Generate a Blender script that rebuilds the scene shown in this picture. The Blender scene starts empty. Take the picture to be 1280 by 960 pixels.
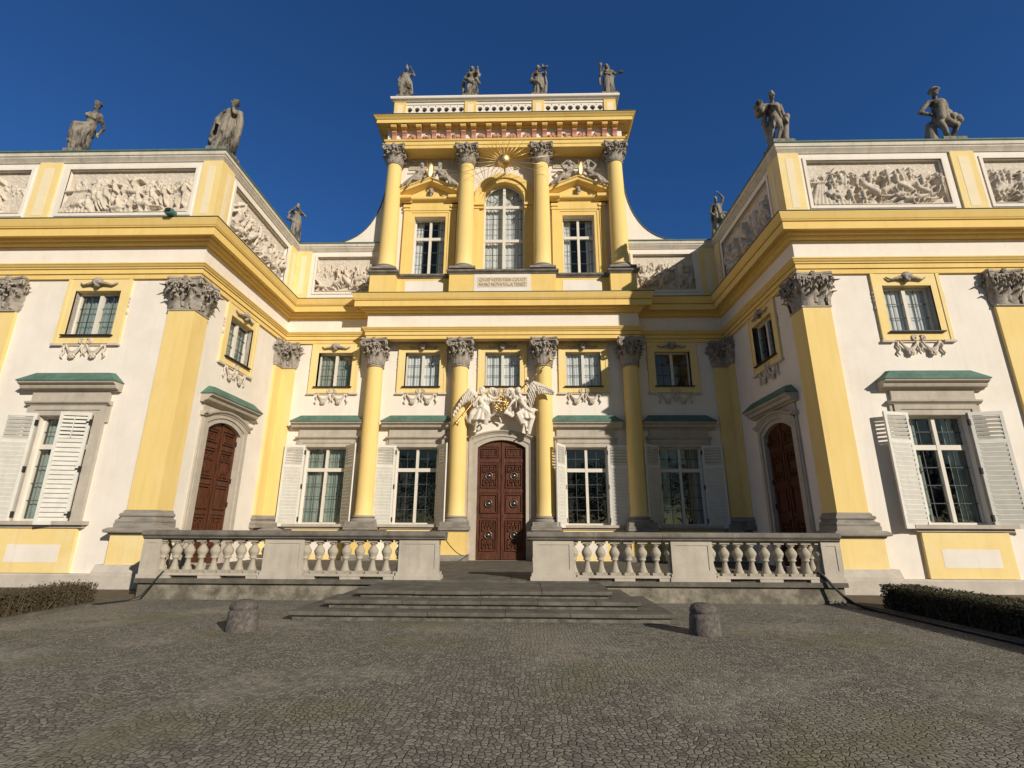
import bpy, math, random
import numpy as np
from mathutils import Matrix, Vector
R = random.Random(7)
SC = bpy.context.scene
COL = SC.collection
pi = math.pi

# ------------------------------------------------------------------ materials
def new_mat(name):
    m = bpy.data.materials.new(name); m.use_nodes = True
    nt = m.node_tree
    return m, nt, nt.nodes['Principled BSDF']

def mat(name, c1, c2=None, scale=3.0, rough=.85, bump=0., bscale=40., metal=0., stain=None, sscale=1.2, samt=.5, detail=6, stretch=None, spec=.3, slo=.48, shi=.68, streak=None, kamt=.3):
    """base colour varying between c1 and c2 by noise; optional stain colour with a shape of its own"""
    m, nt, p = new_mat(name)
    N, L = nt.nodes.new, nt.links.new
    p.inputs['Roughness'].default_value = rough
    p.inputs['Metallic'].default_value = metal
    p.inputs['Specular IOR Level'].default_value = spec
    tc = N('ShaderNodeTexCoord'); src = tc.outputs['Object']
    if stretch:
        mp = N('ShaderNodeMapping'); mp.inputs['Scale'].default_value = stretch
        L(src, mp.inputs['Vector']); src = mp.outputs['Vector']
    c2 = c2 or tuple(x * .86 for x in c1)
    n = N('ShaderNodeTexNoise'); n.inputs['Scale'].default_value = scale; n.inputs['Detail'].default_value = detail
    n.inputs['Roughness'].default_value = .65
    L(src, n.inputs['Vector'])
    r = N('ShaderNodeValToRGB'); r.color_ramp.elements[0].position = .3; r.color_ramp.elements[1].position = .7
    r.color_ramp.elements[0].color = (*c2, 1); r.color_ramp.elements[1].color = (*c1, 1)
    L(n.outputs['Fac'], r.inputs['Fac']); out = r.outputs['Color']
    if stain:
        n2 = N('ShaderNodeTexNoise'); n2.inputs['Scale'].default_value = sscale; n2.inputs['Detail'].default_value = 8
        n2.inputs['Roughness'].default_value = .7
        L(src, n2.inputs['Vector'])
        r2 = N('ShaderNodeValToRGB'); r2.color_ramp.elements[0].position = slo; r2.color_ramp.elements[1].position = shi
        r2.color_ramp.elements[0].color = (0, 0, 0, 1); r2.color_ramp.elements[1].color = (samt, samt, samt, 1)
        L(n2.outputs['Fac'], r2.inputs['Fac'])
        mx = N('ShaderNodeMix'); mx.data_type = 'RGBA'
        L(r2.outputs['Color'], mx.inputs['Factor']); L(out, mx.inputs['A']); mx.inputs['B'].default_value = (*stain, 1)
        out = mx.outputs['Result']
    if streak:
        mp3 = N('ShaderNodeMapping'); mp3.inputs['Scale'].default_value = (3.2, 3.2, .22); L(tc.outputs['Object'], mp3.inputs['Vector'])
        n3 = N('ShaderNodeTexNoise'); n3.inputs['Scale'].default_value = 1.6; n3.inputs['Detail'].default_value = 9; n3.inputs['Roughness'].default_value = .62; L(mp3.outputs['Vector'], n3.inputs['Vector'])
        r3 = N('ShaderNodeValToRGB'); r3.color_ramp.elements[0].position = .52; r3.color_ramp.elements[1].position = .74
        r3.color_ramp.elements[0].color = (0, 0, 0, 1); r3.color_ramp.elements[1].color = (kamt, kamt, kamt, 1); L(n3.outputs['Fac'], r3.inputs['Fac'])
        m3_ = N('ShaderNodeMix'); m3_.data_type = 'RGBA'; L(r3.outputs['Color'], m3_.inputs['Factor']); L(out, m3_.inputs['A']); m3_.inputs['B'].default_value = (*streak, 1)
        out = m3_.outputs['Result']
    L(out, p.inputs['Base Color'])
    if bump:
        nb = N('ShaderNodeTexNoise'); nb.inputs['Scale'].default_value = bscale; nb.inputs['Detail'].default_value = 5
        L(src, nb.inputs['Vector'])
        b = N('ShaderNodeBump'); b.inputs['Strength'].default_value = bump; b.inputs['Distance'].default_value = .02
        L(nb.outputs['Fac'], b.inputs['Height']); L(b.outputs['Normal'], p.inputs['Normal'])
    return m

M = {}
M['cream'] = mat('cream_stucco', (.81, .74, .645), (.755, .685, .595), 1.3, .9, .12, 60, stain=(.65, .57, .46), sscale=.5, samt=.45, streak=(.58, .50, .40), kamt=.24)
M['yellow'] = mat('yellow_stucco', (.80, .575, .20), (.745, .515, .165), 1.1, .9, .12, 60, stain=(.80, .60, .24), sscale=.9, samt=.5, streak=(.56, .36, .10), kamt=.3)
M['pilyellow'] = mat('sandy_yellow_stucco', (.81, .61, .24), (.75, .54, .195), 1.0, .9, .12, 60, stain=(.82, .66, .33), sscale=.7, samt=.7, stretch=(1, 1, .4), streak=(.60, .43, .15), kamt=.35)
M['colyellow'] = mat('golden_column_stucco', (.81, .605, .235), (.76, .545, .195), 1.0, .88, .1, 60, stain=(.82, .63, .28), sscale=.7, samt=.6, stretch=(1, 1, .4), streak=(.60, .41, .12), kamt=.3)
M['softyellow'] = mat('soft_yellow_stucco', (.82, .635, .28), (.77, .575, .235), 1.3, .9, .12, 60, stain=(.82, .70, .42), sscale=.9, samt=.5, streak=(.62, .45, .18), kamt=.3)
M['palestone'] = mat('pale_coping_stone', (.66, .595, .49), (.56, .50, .41), 2.5, .9, .15, 40, stain=(.36, .33, .28), sscale=1.6, samt=.5, streak=(.28, .25, .20), kamt=.5)
M['paleyellow'] = mat('pale_yellow_inset', (.81, .69, .47), (.76, .63, .41), 1.5, .9, .12, 60, stain=(.80, .71, .52), sscale=1, samt=.5)
M['baluster'] = mat('weathered_baluster_stone', (.47, .415, .325), (.33, .29, .225), 6, .9, .3, 30, stain=(.13, .115, .09), sscale=4, samt=.55)
M['stone'] = mat('grey_sandstone', (.36, .32, .265), (.23, .205, .17), 2.5, .9, .4, 25, stain=(.075, .068, .058), sscale=1.6, samt=.75, stretch=(.5, .5, 2.5))
M['trim'] = mat('pale_stone_trim', (.51, .45, .365), (.42, .37, .30), 2.5, .9, .15, 40, stain=(.33, .295, .24), sscale=1.6, samt=.5, streak=(.28, .25, .20), kamt=.45)
M['carved'] = mat('carved_stone', (.45, .39, .32), (.30, .26, .215), 7, .9, .5, 30, stain=(.10, .085, .07), sscale=4, samt=.7)
M['relief'] = mat('stucco_relief', (.66, .575, .465), (.55, .475, .385), 4, .9, .2, 40, stain=(.33, .26, .21), sscale=3, samt=.4)
M['statue'] = mat('weathered_statue_stone', (.37, .32, .25), (.20, .175, .14), 5, .92, .35, 40, stain=(.022, .02, .018), sscale=2.6, samt=.95, slo=.45, shi=.60, stretch=(1.3, 1.3, .55))
M['plaster'] = mat('white_plaster', (.76, .69, .58), (.68, .61, .51), 5, .85, .1, 50, stain=(.5, .42, .34), sscale=3, samt=.3)
M['copper'] = mat('verdigris_copper', (.115, .205, .155), (.065, .14, .105), 5, .7, .1, 20, stain=(.05, .09, .075), sscale=2, samt=.5)
M['lead'] = mat('dark_roof_edge', (.10, .13, .11), (.055, .07, .06), 4, .7)
M['white'] = mat('white_painted_wood', (.70, .645, .545), (.63, .58, .49), 3, .6, .03, 60, stain=(.6, .57, .5), sscale=2, samt=.3)
M['shutter'] = mat('pale_grey_shutter_paint', (.70, .67, .59), (.62, .59, .52), 4, .65, .05, 60, stain=(.45, .44, .4), sscale=3, samt=.35)
M['sash'] = mat('grey_beige_sash', (.68, .62, .50), (.60, .54, .44), 4, .6)
M['iron'] = mat('black_iron', (.025, .023, .022), (.045, .035, .03), 8, .6)
M['leadbar'] = mat('window_lead', (.05, .055, .06), (.08, .085, .09), 8, .6)
M['gold'] = mat('gilding', (.80, .60, .28), (.60, .42, .16), 9, .46, .05, 30, metal=1.0)
M['silver'] = mat('polished_boss', (.30, .27, .24), (.14, .12, .11), 14, .42, metal=1.0)
M['brown'] = mat('carved_oak', (.15, .046, .019), (.05, .016, .007), 3, .5, .25, 30, stretch=(6, 6, 1), stain=(.02, .008, .005), sscale=2.2, samt=.75)
M['pink'] = mat('pink_stucco', (.60, .30, .20), (.50, .24, .16), 4, .9)
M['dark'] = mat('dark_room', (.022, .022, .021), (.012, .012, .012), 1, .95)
M['curtain'] = mat('net_curtain', (.74, .73, .72), (.62, .61, .61), 2, .95, stretch=(9, 9, .5))
M['blind'] = mat('green_grey_blind', (.28, .32, .28), (.22, .26, .23), 2, .95, stretch=(9, 9, .5))
M['step'] = mat('worn_step_stone', (.135, .12, .095), (.075, .066, .052), 3, .85, .5, 22, stain=(.22, .20, .165), sscale=2.2, samt=.5)
M['rubble'] = mat('rubbly_mortar', (.20, .18, .145), (.06, .052, .042), 7, .95, .6, 30)
M['wallstone'] = mat('stained_retaining_stone', (.20, .175, .13), (.085, .075, .055), 2.2, .9, .5, 18, stain=(.44, .39, .31), sscale=1.1, samt=.6)
M['plinth'] = mat('whitewashed_plinth', (.56, .50, .42), (.44, .39, .33), 2, .9, .25, 22, stain=(.28, .26, .22), sscale=1.2, samt=.5)
M['rail'] = mat('lichened_rail_stone', (.24, .215, .18), (.13, .115, .095), 3, .9, .35, 25, stain=(.06, .055, .05), sscale=2, samt=.6)
M['granite'] = mat('rough_granite', (.14, .12, .105), (.07, .06, .052), 18, .9, .7, 35, stain=(.22, .195, .17), sscale=9, samt=.6)
M['twig'] = mat('hedge_twigs', (.085, .060, .034), (.045, .034, .02), 9, .9)
M['dryleaf'] = mat('hedge_leaves', (.085, .078, .026), (.05, .04, .018), 9, .85)
M['boxleaf'] = mat('box_hedge_leaves', (.062, .058, .024), (.036, .03, .015), 9, .85)
M['bark'] = mat('bark', (.07, .055, .04), (.045, .035, .028), 5, .95)
M['rubber'] = mat('black_hose', (.02, .02, .02), (.03, .03, .03), 6, .55)
M['rope'] = mat('brown_rope', (.12, .085, .05), (.07, .05, .03), 30, .9)
M['soil'] = mat('bare_soil', (.16, .12, .075), (.10, .075, .05), 5, .95, .6, 30)
M['lampgreen'] = mat('green_lamp_housing', (.07, .18, .155), (.04, .12, .10), 6, .5)

def glass_mat():
    m = bpy.data.materials.new('window_glass'); m.use_nodes = True
    nt = m.node_tree; nt.nodes.clear(); N, L = nt.nodes.new, nt.links.new
    o = N('ShaderNodeOutputMaterial'); mx = N('ShaderNodeMixShader'); t = N('ShaderNodeBsdfTransparent'); g = N('ShaderNodeBsdfGlossy')
    t.inputs['Color'].default_value = (.90, .93, .915, 1)
    g.inputs['Roughness'].default_value = .015; g.inputs['Color'].default_value = (.95, .97, 1, 1)
    f = N('ShaderNodeLayerWeight'); f.inputs['Blend'].default_value = .5
    pw = N('ShaderNodeMath'); pw.operation = 'POWER'; pw.inputs[1].default_value = 4.0; ma = N('ShaderNodeMath'); ma.operation = 'MULTIPLY_ADD'; ma.inputs[1].default_value = .85; ma.inputs[2].default_value = .085
    L(f.outputs['Facing'], pw.inputs[0]); L(pw.outputs[0], ma.inputs[0])
    nz = N('ShaderNodeTexNoise'); nz.inputs['Scale'].default_value = 2.6; tc = N('ShaderNodeTexCoord')
    L(tc.outputs['Object'], nz.inputs['Vector'])
    b = N('ShaderNodeBump'); b.inputs['Strength'].default_value = .12; b.inputs['Distance'].default_value = .03
    L(nz.outputs['Fac'], b.inputs['Height']); L(b.outputs['Normal'], g.inputs['Normal'])
    L(ma.outputs[0], mx.inputs['Fac']); L(t.outputs[0], mx.inputs[1]); L(g.outputs[0], mx.inputs[2]); L(mx.outputs[0], o.inputs['Surface'])
    return m
M['glass'] = glass_mat()

def cobble_mat():
    m, nt, p = new_mat('granite_setts'); N, L = nt.nodes.new, nt.links.new
    p.inputs['Roughness'].default_value = .8; p.inputs['Specular IOR Level'].default_value = .3
    tc = N('ShaderNodeTexCoord')
    # rows laid in shallow arcs: bend the coordinates before the cells are cut
    sep = N('ShaderNodeSeparateXYZ'); L(tc.outputs['Object'], sep.inputs[0])
    def math_(op, a, b=None):
        n = N('ShaderNodeMath'); n.operation = op
        for i, v in enumerate((a, b)):
            if v is None: continue
            if isinstance(v, (int, float)): n.inputs[i].default_value = v
            else: L(v, n.inputs[i])
        return n.outputs[0]
    arc = math_('MULTIPLY', math_('ABSOLUTE', math_('SINE', math_('MULTIPLY', sep.outputs['X'], 2.6))), .16)
    comb = N('ShaderNodeCombineXYZ'); L(sep.outputs['X'], comb.inputs[0]); L(math_('ADD', sep.outputs['Y'], arc), comb.inputs[1])
    wob = N('ShaderNodeTexNoise'); wob.inputs['Scale'].default_value = .8; wob.inputs['Detail'].default_value = 3; L(tc.outputs['Object'], wob.inputs['Vector'])
    va = N('ShaderNodeVectorMath'); va.operation = 'SCALE'; va.inputs['Scale'].default_value = .25; L(wob.outputs['Color'], va.inputs[0])
    vb = N('ShaderNodeVectorMath'); vb.operation = 'ADD'; L(comb.outputs[0], vb.inputs[0]); L(va.outputs[0], vb.inputs[1])
    v1 = N('ShaderNodeTexVoronoi'); v1.feature = 'DISTANCE_TO_EDGE'; v1.voronoi_dimensions = '2D'; v1.inputs['Scale'].default_value = 16.5; v1.inputs['Randomness'].default_value = .8
    v2 = N('ShaderNodeTexVoronoi'); v2.voronoi_dimensions = '2D'; v2.inputs['Scale'].default_value = 16.5; v2.inputs['Randomness'].default_value = .8
    L(vb.outputs[0], v1.inputs['Vector']); L(vb.outputs[0], v2.inputs['Vector'])
    # stone colour by cell
    hs = N('ShaderNodeSeparateColor'); L(v2.outputs['Color'], hs.inputs[0])
    st = N('ShaderNodeValToRGB'); e = st.color_ramp.elements
    e[0].position = 0; e[0].color = (.15, .138, .118, 1); e[1].position = 1; e[1].color = (.315, .29, .24, 1)
    L(hs.outputs[0], st.inputs['Fac'])
    fine = N('ShaderNodeTexNoise'); fine.inputs['Scale'].default_value = 38; fine.inputs['Detail'].default_value = 6; L(tc.outputs['Object'], fine.inputs['Vector'])
    fr = N('ShaderNodeValToRGB'); fr.color_ramp.elements[0].position = .3; fr.color_ramp.elements[1].position = .75
    fr.color_ramp.elements[0].color = (.5, .5, .5, 1); fr.color_ramp.elements[1].color = (1.3, 1.27, 1.2, 1); L(fine.outputs['Fac'], fr.inputs['Fac'])
    mul = N('ShaderNodeMix'); mul.data_type = 'RGBA'; mul.blend_type = 'MULTIPLY'; mul.inputs['Factor'].default_value = 1
    L(st.outputs[0], mul.inputs['A']); L(fr.outputs[0], mul.inputs['B'])
    # large patches: sandy wear and moss
    def patch(base, scale, lo, hi, col, amt):
        n = N('ShaderNodeTexNoise'); n.inputs['Scale'].default_value = scale; n.inputs['Detail'].default_value = 5; L(tc.outputs['Object'], n.inputs['Vector'])
        r = N('ShaderNodeValToRGB'); r.color_ramp.elements[0].position = lo; r.color_ramp.elements[1].position = hi
        r.color_ramp.elements[0].color = (0, 0, 0, 1); r.color_ramp.elements[1].color = (amt, amt, amt, 1); L(n.outputs['Fac'], r.inputs['Fac'])
        x = N('ShaderNodeMix'); x.data_type = 'RGBA'; L(r.outputs[0], x.inputs['Factor']); L(base, x.inputs['A']); x.inputs['B'].default_value = (*col, 1)
        return x.outputs['Result']
    c = patch(mul.outputs['Result'], .33, .52, .72, (.34, .30, .225), .5)
    c = patch(c, .55, .55, .70, (.16, .165, .07), .6)
    # joints filled with sand in places, dark elsewhere
    jn = N('ShaderNodeTexNoise'); jn.inputs['Scale'].default_value = .6; jn.inputs['Detail'].default_value = 6; L(tc.outputs['Object'], jn.inputs['Vector'])
    jr = N('ShaderNodeValToRGB'); jr.color_ramp.elements[0].position = .54; jr.color_ramp.elements[1].position = .70
    jr.color_ramp.elements[0].color = (.055, .048, .038, 1); jr.color_ramp.elements[1].color = (.42, .37, .275, 1); L(jn.outputs['Fac'], jr.inputs['Fac'])
    er = N('ShaderNodeValToRGB'); er.color_ramp.elements[0].position = .02; er.color_ramp.elements[1].position = .11
    L(v1.outputs['Distance'], er.inputs['Fac'])
    jm = N('ShaderNodeMix'); jm.data_type = 'RGBA'; L(er.outputs['Color'], jm.inputs['Factor']); L(jr.outputs[0], jm.inputs['A']); L(c, jm.inputs['B'])
    L(jm.outputs['Result'], p.inputs['Base Color'])
    hr = N('ShaderNodeValToRGB'); hr.color_ramp.elements[0].position = 0; hr.color_ramp.elements[1].position = .16; hr.color_ramp.interpolation = 'EASE'
    L(v1.outputs['Distance'], hr.inputs['Fac'])
    hsum = math_('ADD', math_('ADD', hr.outputs['Color'], math_('MULTIPLY', fine.outputs['Fac'], .35)), math_('MULTIPLY', hs.outputs[1], .22))
    b = N('ShaderNodeBump'); b.inputs['Strength'].default_value = 1.0; b.inputs['Distance'].default_value = .0055
    L(hsum, b.inputs['Height']); L(b.outputs['Normal'], p.inputs['Normal'])
    return m
M['setts'] = cobble_mat()

# ------------------------------------------------------------------ mesh builder
class MB:
    def __init__(s, M=None): s.v = []; s.f = []; s.m = []; s.s = []; s.M = M; s.mi = 0; s.sm = False
    def add(s, vs, fs, sm=None):
        o = len(s.v)
        s.v += [tuple(s.M @ Vector(p)) for p in vs] if s.M else [tuple(p) for p in vs]
        for f in fs: s.f.append(tuple(i + o for i in f)); s.m.append(s.mi); s.s.append(s.sm if sm is None else sm)
        return s
    def box(s, x0, x1, y0, y1, z0, z1):
        vs = [(x, y, z) for z in (z0, z1) for y in (y0, y1) for x in (x0, x1)]
        return s.add(vs, [(0, 2, 3, 1), (4, 5, 7, 6), (0, 1, 5, 4), (1, 3, 7, 5), (3, 2, 6, 7), (2, 0, 4, 6)], False)
    def prism(s, poly, y0, y1, ax='y'):
        """polygon (a,b) extruded; ax y: (x,z) along y ; x: (y,z) along x ; z: (x,y) along z"""
        n = len(poly)
        def P(a, b, t): return {'y': (a, t, b), 'x': (t, a, b), 'z': (a, b, t)}[ax]
        vs = [P(a, b, y0) for a, b in poly] + [P(a, b, y1) for a, b in poly]
        fs = [tuple(range(n)), tuple(range(2 * n - 1, n - 1, -1))] + [(i, i + n, (i + 1) % n + n, (i + 1) % n) for i in range(n)]
        return s.add(vs, fs, False)
    def lathe(s, prof, c=(0, 0, 0), n=24, sm=True, cap=True):
        vs = []; fs = []
        for r, z in prof:
            for k in range(n):
                a = 2 * pi * k / n; vs.append((c[0] + r * math.cos(a), c[1] + r * math.sin(a), c[2] + z))
        for i in range(len(prof) - 1):
            for k in range(n):
                k2 = (k + 1) % n; fs.append((i * n + k, i * n + k2, (i + 1) * n + k2, (i + 1) * n + k))
        s.add(vs, fs, sm)
        if cap:
            o = (len(prof) - 1) * n
            s.add([vs[o + k] for k in range(n)], [tuple(range(n))], False); s.add([vs[k] for k in range(n)], [tuple(range(n - 1, -1, -1))], False)
        return s
    def tube(s, path, r, n=8, sm=True, flat=1.0):
        pts = [Vector(p) for p in path]; rs = r if isinstance(r, (list, tuple)) else [r] * len(pts)
        vs = []; fs = []; up = None
        for i, p in enumerate(pts):
            t = (pts[min(i + 1, len(pts) - 1)] - pts[max(i - 1, 0)])
            if t.length < 1e-9: t = Vector((0, 0, 1))
            t.normalize()
            if up is None: up = Vector((0, 0, 1)) if abs(t.z) < .9 else Vector((0, -1, 0))
            a = t.cross(up)
            if a.length < 1e-6: a = t.orthogonal()
            a.normalize(); b = a.cross(t).normalized(); up = b
            for k in range(n):
                q = 2 * pi * k / n; vs.append(p + a * math.cos(q) * rs[i] + b * math.sin(q) * rs[i] * flat)
        for i in range(len(pts) - 1):
            for k in range(n):
                k2 = (k + 1) % n; fs.append((i * n + k, i * n + k2, (i + 1) * n + k2, (i + 1) * n + k))
        fs.append(tuple(range(n - 1, -1, -1))); fs.append(tuple(range((len(pts) - 1) * n, len(pts) * n)))
        return s.add(vs, fs, sm)
    def ball(s, c, r, n=10, rot=None, sm=True):
        r = (r, r, r) if isinstance(r, (int, float)) else r
        m = max(4, n // 2 + 1); vs = []; fs = []
        for i in range(m + 1):
            t = pi * i / m
            for k in range(n):
                a = 2 * pi * k / n; q = Vector((r[0] * math.sin(t) * math.cos(a), r[1] * math.sin(t) * math.sin(a), r[2] * math.cos(t)))
                if rot is not None: q = rot @ q
                vs.append(q + Vector(c))
        for i in range(m):
            for k in range(n):
                k2 = (k + 1) % n; fs.append((i * n + k, (i + 1) * n + k, (i + 1) * n + k2, i * n + k2))
        return s.add(vs, fs, sm)
    def sweep(s, path, prof, closed_prof=True, kx=None):
        """path: plan polyline (x,y) ; prof: (out,z) ; outward = right of travel; mitred"""
        P = [Vector((x, y)) for x, y in path]; offs = []
        for i in range(len(P)):
            ds = []
            if i > 0: ds.append((P[i] - P[i - 1]).normalized())
            if i < len(P) - 1: ds.append((P[i + 1] - P[i]).normalized())
            ns = [Vector((d.y, -d.x)) for d in ds]
            if len(ns) == 1: offs.append(ns[0])
            else:
                b = ns[0] + ns[1]; offs.append(b / (1 + ns[0].dot(ns[1])))
        n = len(prof); vs = []; fs = []
        for p, o in zip(P, offs):
            f = kx if kx and abs(p.x) < 5.7 else 1
            for (d, z) in prof: vs.append((p.x + o.x * d * f, p.y + o.y * d, z))
        for i in range(len(P) - 1):
            for k in range(n if closed_prof else n - 1):
                k2 = (k + 1) % n; fs.append((i * n + k, (i + 1) * n + k, (i + 1) * n + k2, i * n + k2))
        if closed_prof:
            fs.append(tuple(range(n))); fs.append(tuple(range(len(P) * n - 1, (len(P) - 1) * n - 1, -1)))
        return s.add(vs, fs, False)
    def wall(s, x0, x1, z0, z1, ops, reveal=.25, tunnel=1.4, dark=1):
        """front face at y=0 (outward -y) with rectangular openings, their reveals and the dark rooms behind"""
        xs = sorted({x0, x1, *[o[0] for o in ops], *[o[1] for o in ops]}); zs = sorted({z0, z1, *[o[2] for o in ops], *[o[3] for o in ops]})
        for i in range(len(xs) - 1):
            for j in range(len(zs) - 1):
                cx, cz = (xs[i] + xs[i + 1]) / 2, (zs[j] + zs[j + 1]) / 2
                if any(o[0] < cx < o[1] and o[2] < cz < o[3] for o in ops): continue
                s.add([(xs[i], 0, zs[j]), (xs[i + 1], 0, zs[j]), (xs[i + 1], 0, zs[j + 1]), (xs[i], 0, zs[j + 1])], [(0, 1, 2, 3)], False)
        for a, b, c, d in ops:
            def ring(y0, y1):
                s.add([(a, y0, c), (b, y0, c), (b, y0, d), (a, y0, d), (a, y1, c), (b, y1, c), (b, y1, d), (a, y1, d)],
                      [(0, 4, 5, 1), (1, 5, 6, 2), (2, 6, 7, 3), (3, 7, 4, 0)], False)
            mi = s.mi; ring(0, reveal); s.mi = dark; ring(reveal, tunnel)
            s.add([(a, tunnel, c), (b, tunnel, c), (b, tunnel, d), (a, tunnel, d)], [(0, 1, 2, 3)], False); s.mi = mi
        return s
    def mesh(s, name, mats):
        me = bpy.data.meshes.new(name); me.from_pydata(s.v, [], s.f)
        for k in (mats if isinstance(mats, (list, tuple)) else [mats]): me.materials.append(M[k])
        me.polygons.foreach_set('material_index', s.m); me.polygons.foreach_set('use_smooth', s.s); me.update()
        return me
    def build(s, name, mats, parent=None, mw=None):
        return link(name, s.mesh(name, mats), parent, mw)

def link(name, data, parent=None, mw=None):
    o = bpy.data.objects.new(name, data); COL.objects.link(o)
    if parent: o.parent = parent
    if mw is not None: o.matrix_local = mw
    return o
def tag(o, label, cat, group=None, kind=None):
    o['label'] = label; o['category'] = cat
    if group: o['group'] = group
    if kind: o['kind'] = kind
    return o
def thing(name, label, cat, loc=(0, 0, 0), group=None):
    o = link(name, None); o.location = loc; return tag(o, label, cat, group)
def copy_tree(o, parent=None, mw=None):
    c = o.copy(); COL.objects.link(c); c.parent = parent
    if mw is not None: c.matrix_local = mw
    for ch in KIDS.get(o.name, []):
        d = copy_tree(ch, c); d.matrix_local = ch.matrix_local
    return c
KIDS = {}
def kid(p, c): KIDS.setdefault(p.name, []).append(c); return c
def TR(x, y, z=0, rz=0): return Matrix.Translation((x, y, z)) @ Matrix.Rotation(rz, 4, 'Z')

def remesh(mb, voxel, name, matk, parent=None, mw=None, smooth=2):
    """fuse overlapping lumps into one continuous sculpted surface"""
    me = mb.mesh('tmp', matk); o = bpy.data.objects.new('tmp', me); COL.objects.link(o)
    r = o.modifiers.new('r', 'REMESH'); r.mode = 'VOXEL'; r.voxel_size = voxel; r.use_smooth_shade = True
    if smooth: k = o.modifiers.new('s', 'SMOOTH'); k.factor = .5; k.iterations = smooth
    dg = bpy.context.evaluated_depsgraph_get()
    out = bpy.data.meshes.new_from_object(o.evaluated_get(dg)); out.name = name
    bpy.data.objects.remove(o); bpy.data.meshes.remove(me)
    if not out.materials: out.materials.append(M[matk])
    return link(name, out, parent, mw)

# ------------------------------------------------------------------ dimensions
XI, YF = 9.4, -5.9                  # inner faces of the wings, front face of the wings (main wall at y = 0)
XE = 19.0                           # wings run on out of the picture
ZT = .46                            # terrace floor
PAL = thing('palace', 'cream and yellow baroque palace with two projecting wings and a tall middle storey', 'palace')

def mirror_path(p): return [(-x, y) for x, y in reversed(p)]

# ------------------------------------------------------------------ walls
WC = 12.55                          # axis of wing windows
OPL = (-.83, .83, 1.76, 4.76); OPU = (-.73, .73, 7.29, 8.80); OPD = (-.99, .99, ZT, 5.10)
def op(c, o): return (c + o[0], c + o[1], o[2], o[3])
for sgn in (-1, 1):
    xa, xb = (XI, XE) if sgn > 0 else (-XE, -XI)
    mb = MB(TR(0, YF)); mb.wall(xa, xb, .38, 10.75, [op(sgn * WC, OPL), op(sgn * WC, OPU)], .26)
    mb.M = TR(sgn * XI, YF + 2.95, 0, -sgn * pi / 2)          # side wall facing the court; local x along the wall
    mb.wall(-2.95, 2.95, .2, 10.75, [op(sgn * .35, OPD), op(sgn * .35, OPU)], .26)
    mb.M = TR(0, 0)
    a, b = (5.3, XI) if sgn > 0 else (-XI, -5.3)
    mb.wall(a, b, .2, 10.75, [op(sgn * 7.08, OPL), op(sgn * 7.1, OPU)], .26)
    mb.build('wall', ['cream', 'dark'], PAL)
mb = MB(); ops = [op(0, OPD), op(0, OPU)]
for s in (-1, 1): ops += [op(s * 3.38, OPL), op(s * 3.38, OPU)]
mb.wall(-5.3, 5.3, .2, 10.75, ops, .26)
mb.build('wall', ['cream', 'dark'], PAL)
TOPC = (-1.0, 1.0, 12.2, 17.33); TOPS = (-.72, .72, 12.3, 15.42)
mb = MB(); mb.wall(-5.55, 5.55, 10.95, 18.6, [TOPC, op(-3.4, TOPS), op(3.4, TOPS)], .34)
for s in (-1, 1): mb.add([(s * 5.55, 0, 10.7), (s * 5.55, 7, 10.7), (s * 5.55, 7, 20), (s * 5.55, 0, 20)], [(0, 1, 2, 3)])
mb.build('upper_wall', ['cream', 'dark'], PAL)

# foundation plinth of the wings
for s in (-1, 1):
    mb = MB(TR(0, 0)); p = [(s * XE, YF), (s * 10.5, YF)] if s > 0 else [(-XE, YF), (-10.5, YF)]
    if s > 0: p = p[::-1]
    mb.sweep(p, [(-.3, -.1), (.16, -.1), (.16, .36), (.12, .40), (-.3, .40)])
    mb.build('wall_plinth', 'plinth', PAL)
    # corner block that carries the corner pilaster
    mb = MB(); x0, x1 = sorted((s * 8.12, s * 10.66)); mb.box(x0, x1, -6.36, -5.2, -.1, .38)
    x0, x1 = sorted((s * 8.14, s * 10.52)); mb.prism([(-6.31, .38), (-6.31, .46), (-6.22, .60), (-6.20, .645), (-5.2, .645), (-5.2, .38)], x0, x1, 'x')
    mb.build('corner_plinth', 'plinth', PAL)

# ------------------------------------------------------------------ entablature
plan = [(-XE, YF), (-XI, YF), (-XI, 0), (-5.62, 0), (-5.62, -.52), (5.62, -.52), (5.62, 0), (XI, 0), (XI, YF), (XE, YF)]
MB().sweep(plan, [(-.25, 9.20), (.075, 9.20), (.075, 9.345), (.05, 9.347), (.05, 9.36), (.115, 9.362), (.115, 9.50), (.08, 9.502), (.08, 9.52), (.15, 9.522), (.15, 9.555), (.185, 9.585), (.215, 9.635), (.235, 9.65), (.235, 9.69), (.05, 9.705), (-.25, 9.705)]).build('architrave', 'yellow', PAL)
MB().sweep(plan, [(-.2, 9.703), (.07, 9.703), (.07, 10.30), (-.2, 10.30)]).build('frieze', 'cream', PAL)
MB().sweep(plan, [(-.25, 10.298), (.10, 10.298), (.10, 10.33), (.08, 10.332), (.08, 10.345), (.12, 10.35), (.17, 10.38), (.20, 10.42), (.20, 10.46), (.27, 10.48), (.30, 10.53), (.30, 10.56), (.50, 10.56), (.50, 10.49), (.53, 10.49), (.53, 10.73), (.47, 10.732), (.47, 10.765), (.555, 10.768), (.555, 10.79), (.58, 10.82), (.60, 10.88), (.625, 10.96), (.645, 11.02), (.645, 11.045), (-.25, 11.07)]).build('cornice', 'yellow', PAL)
MB().sweep(plan, [(-.2, 11.072), (.665, 11.047), (.665, 11.072), (-.2, 11.13)]).build('cornice_flashing', 'lead', PAL)

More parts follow.
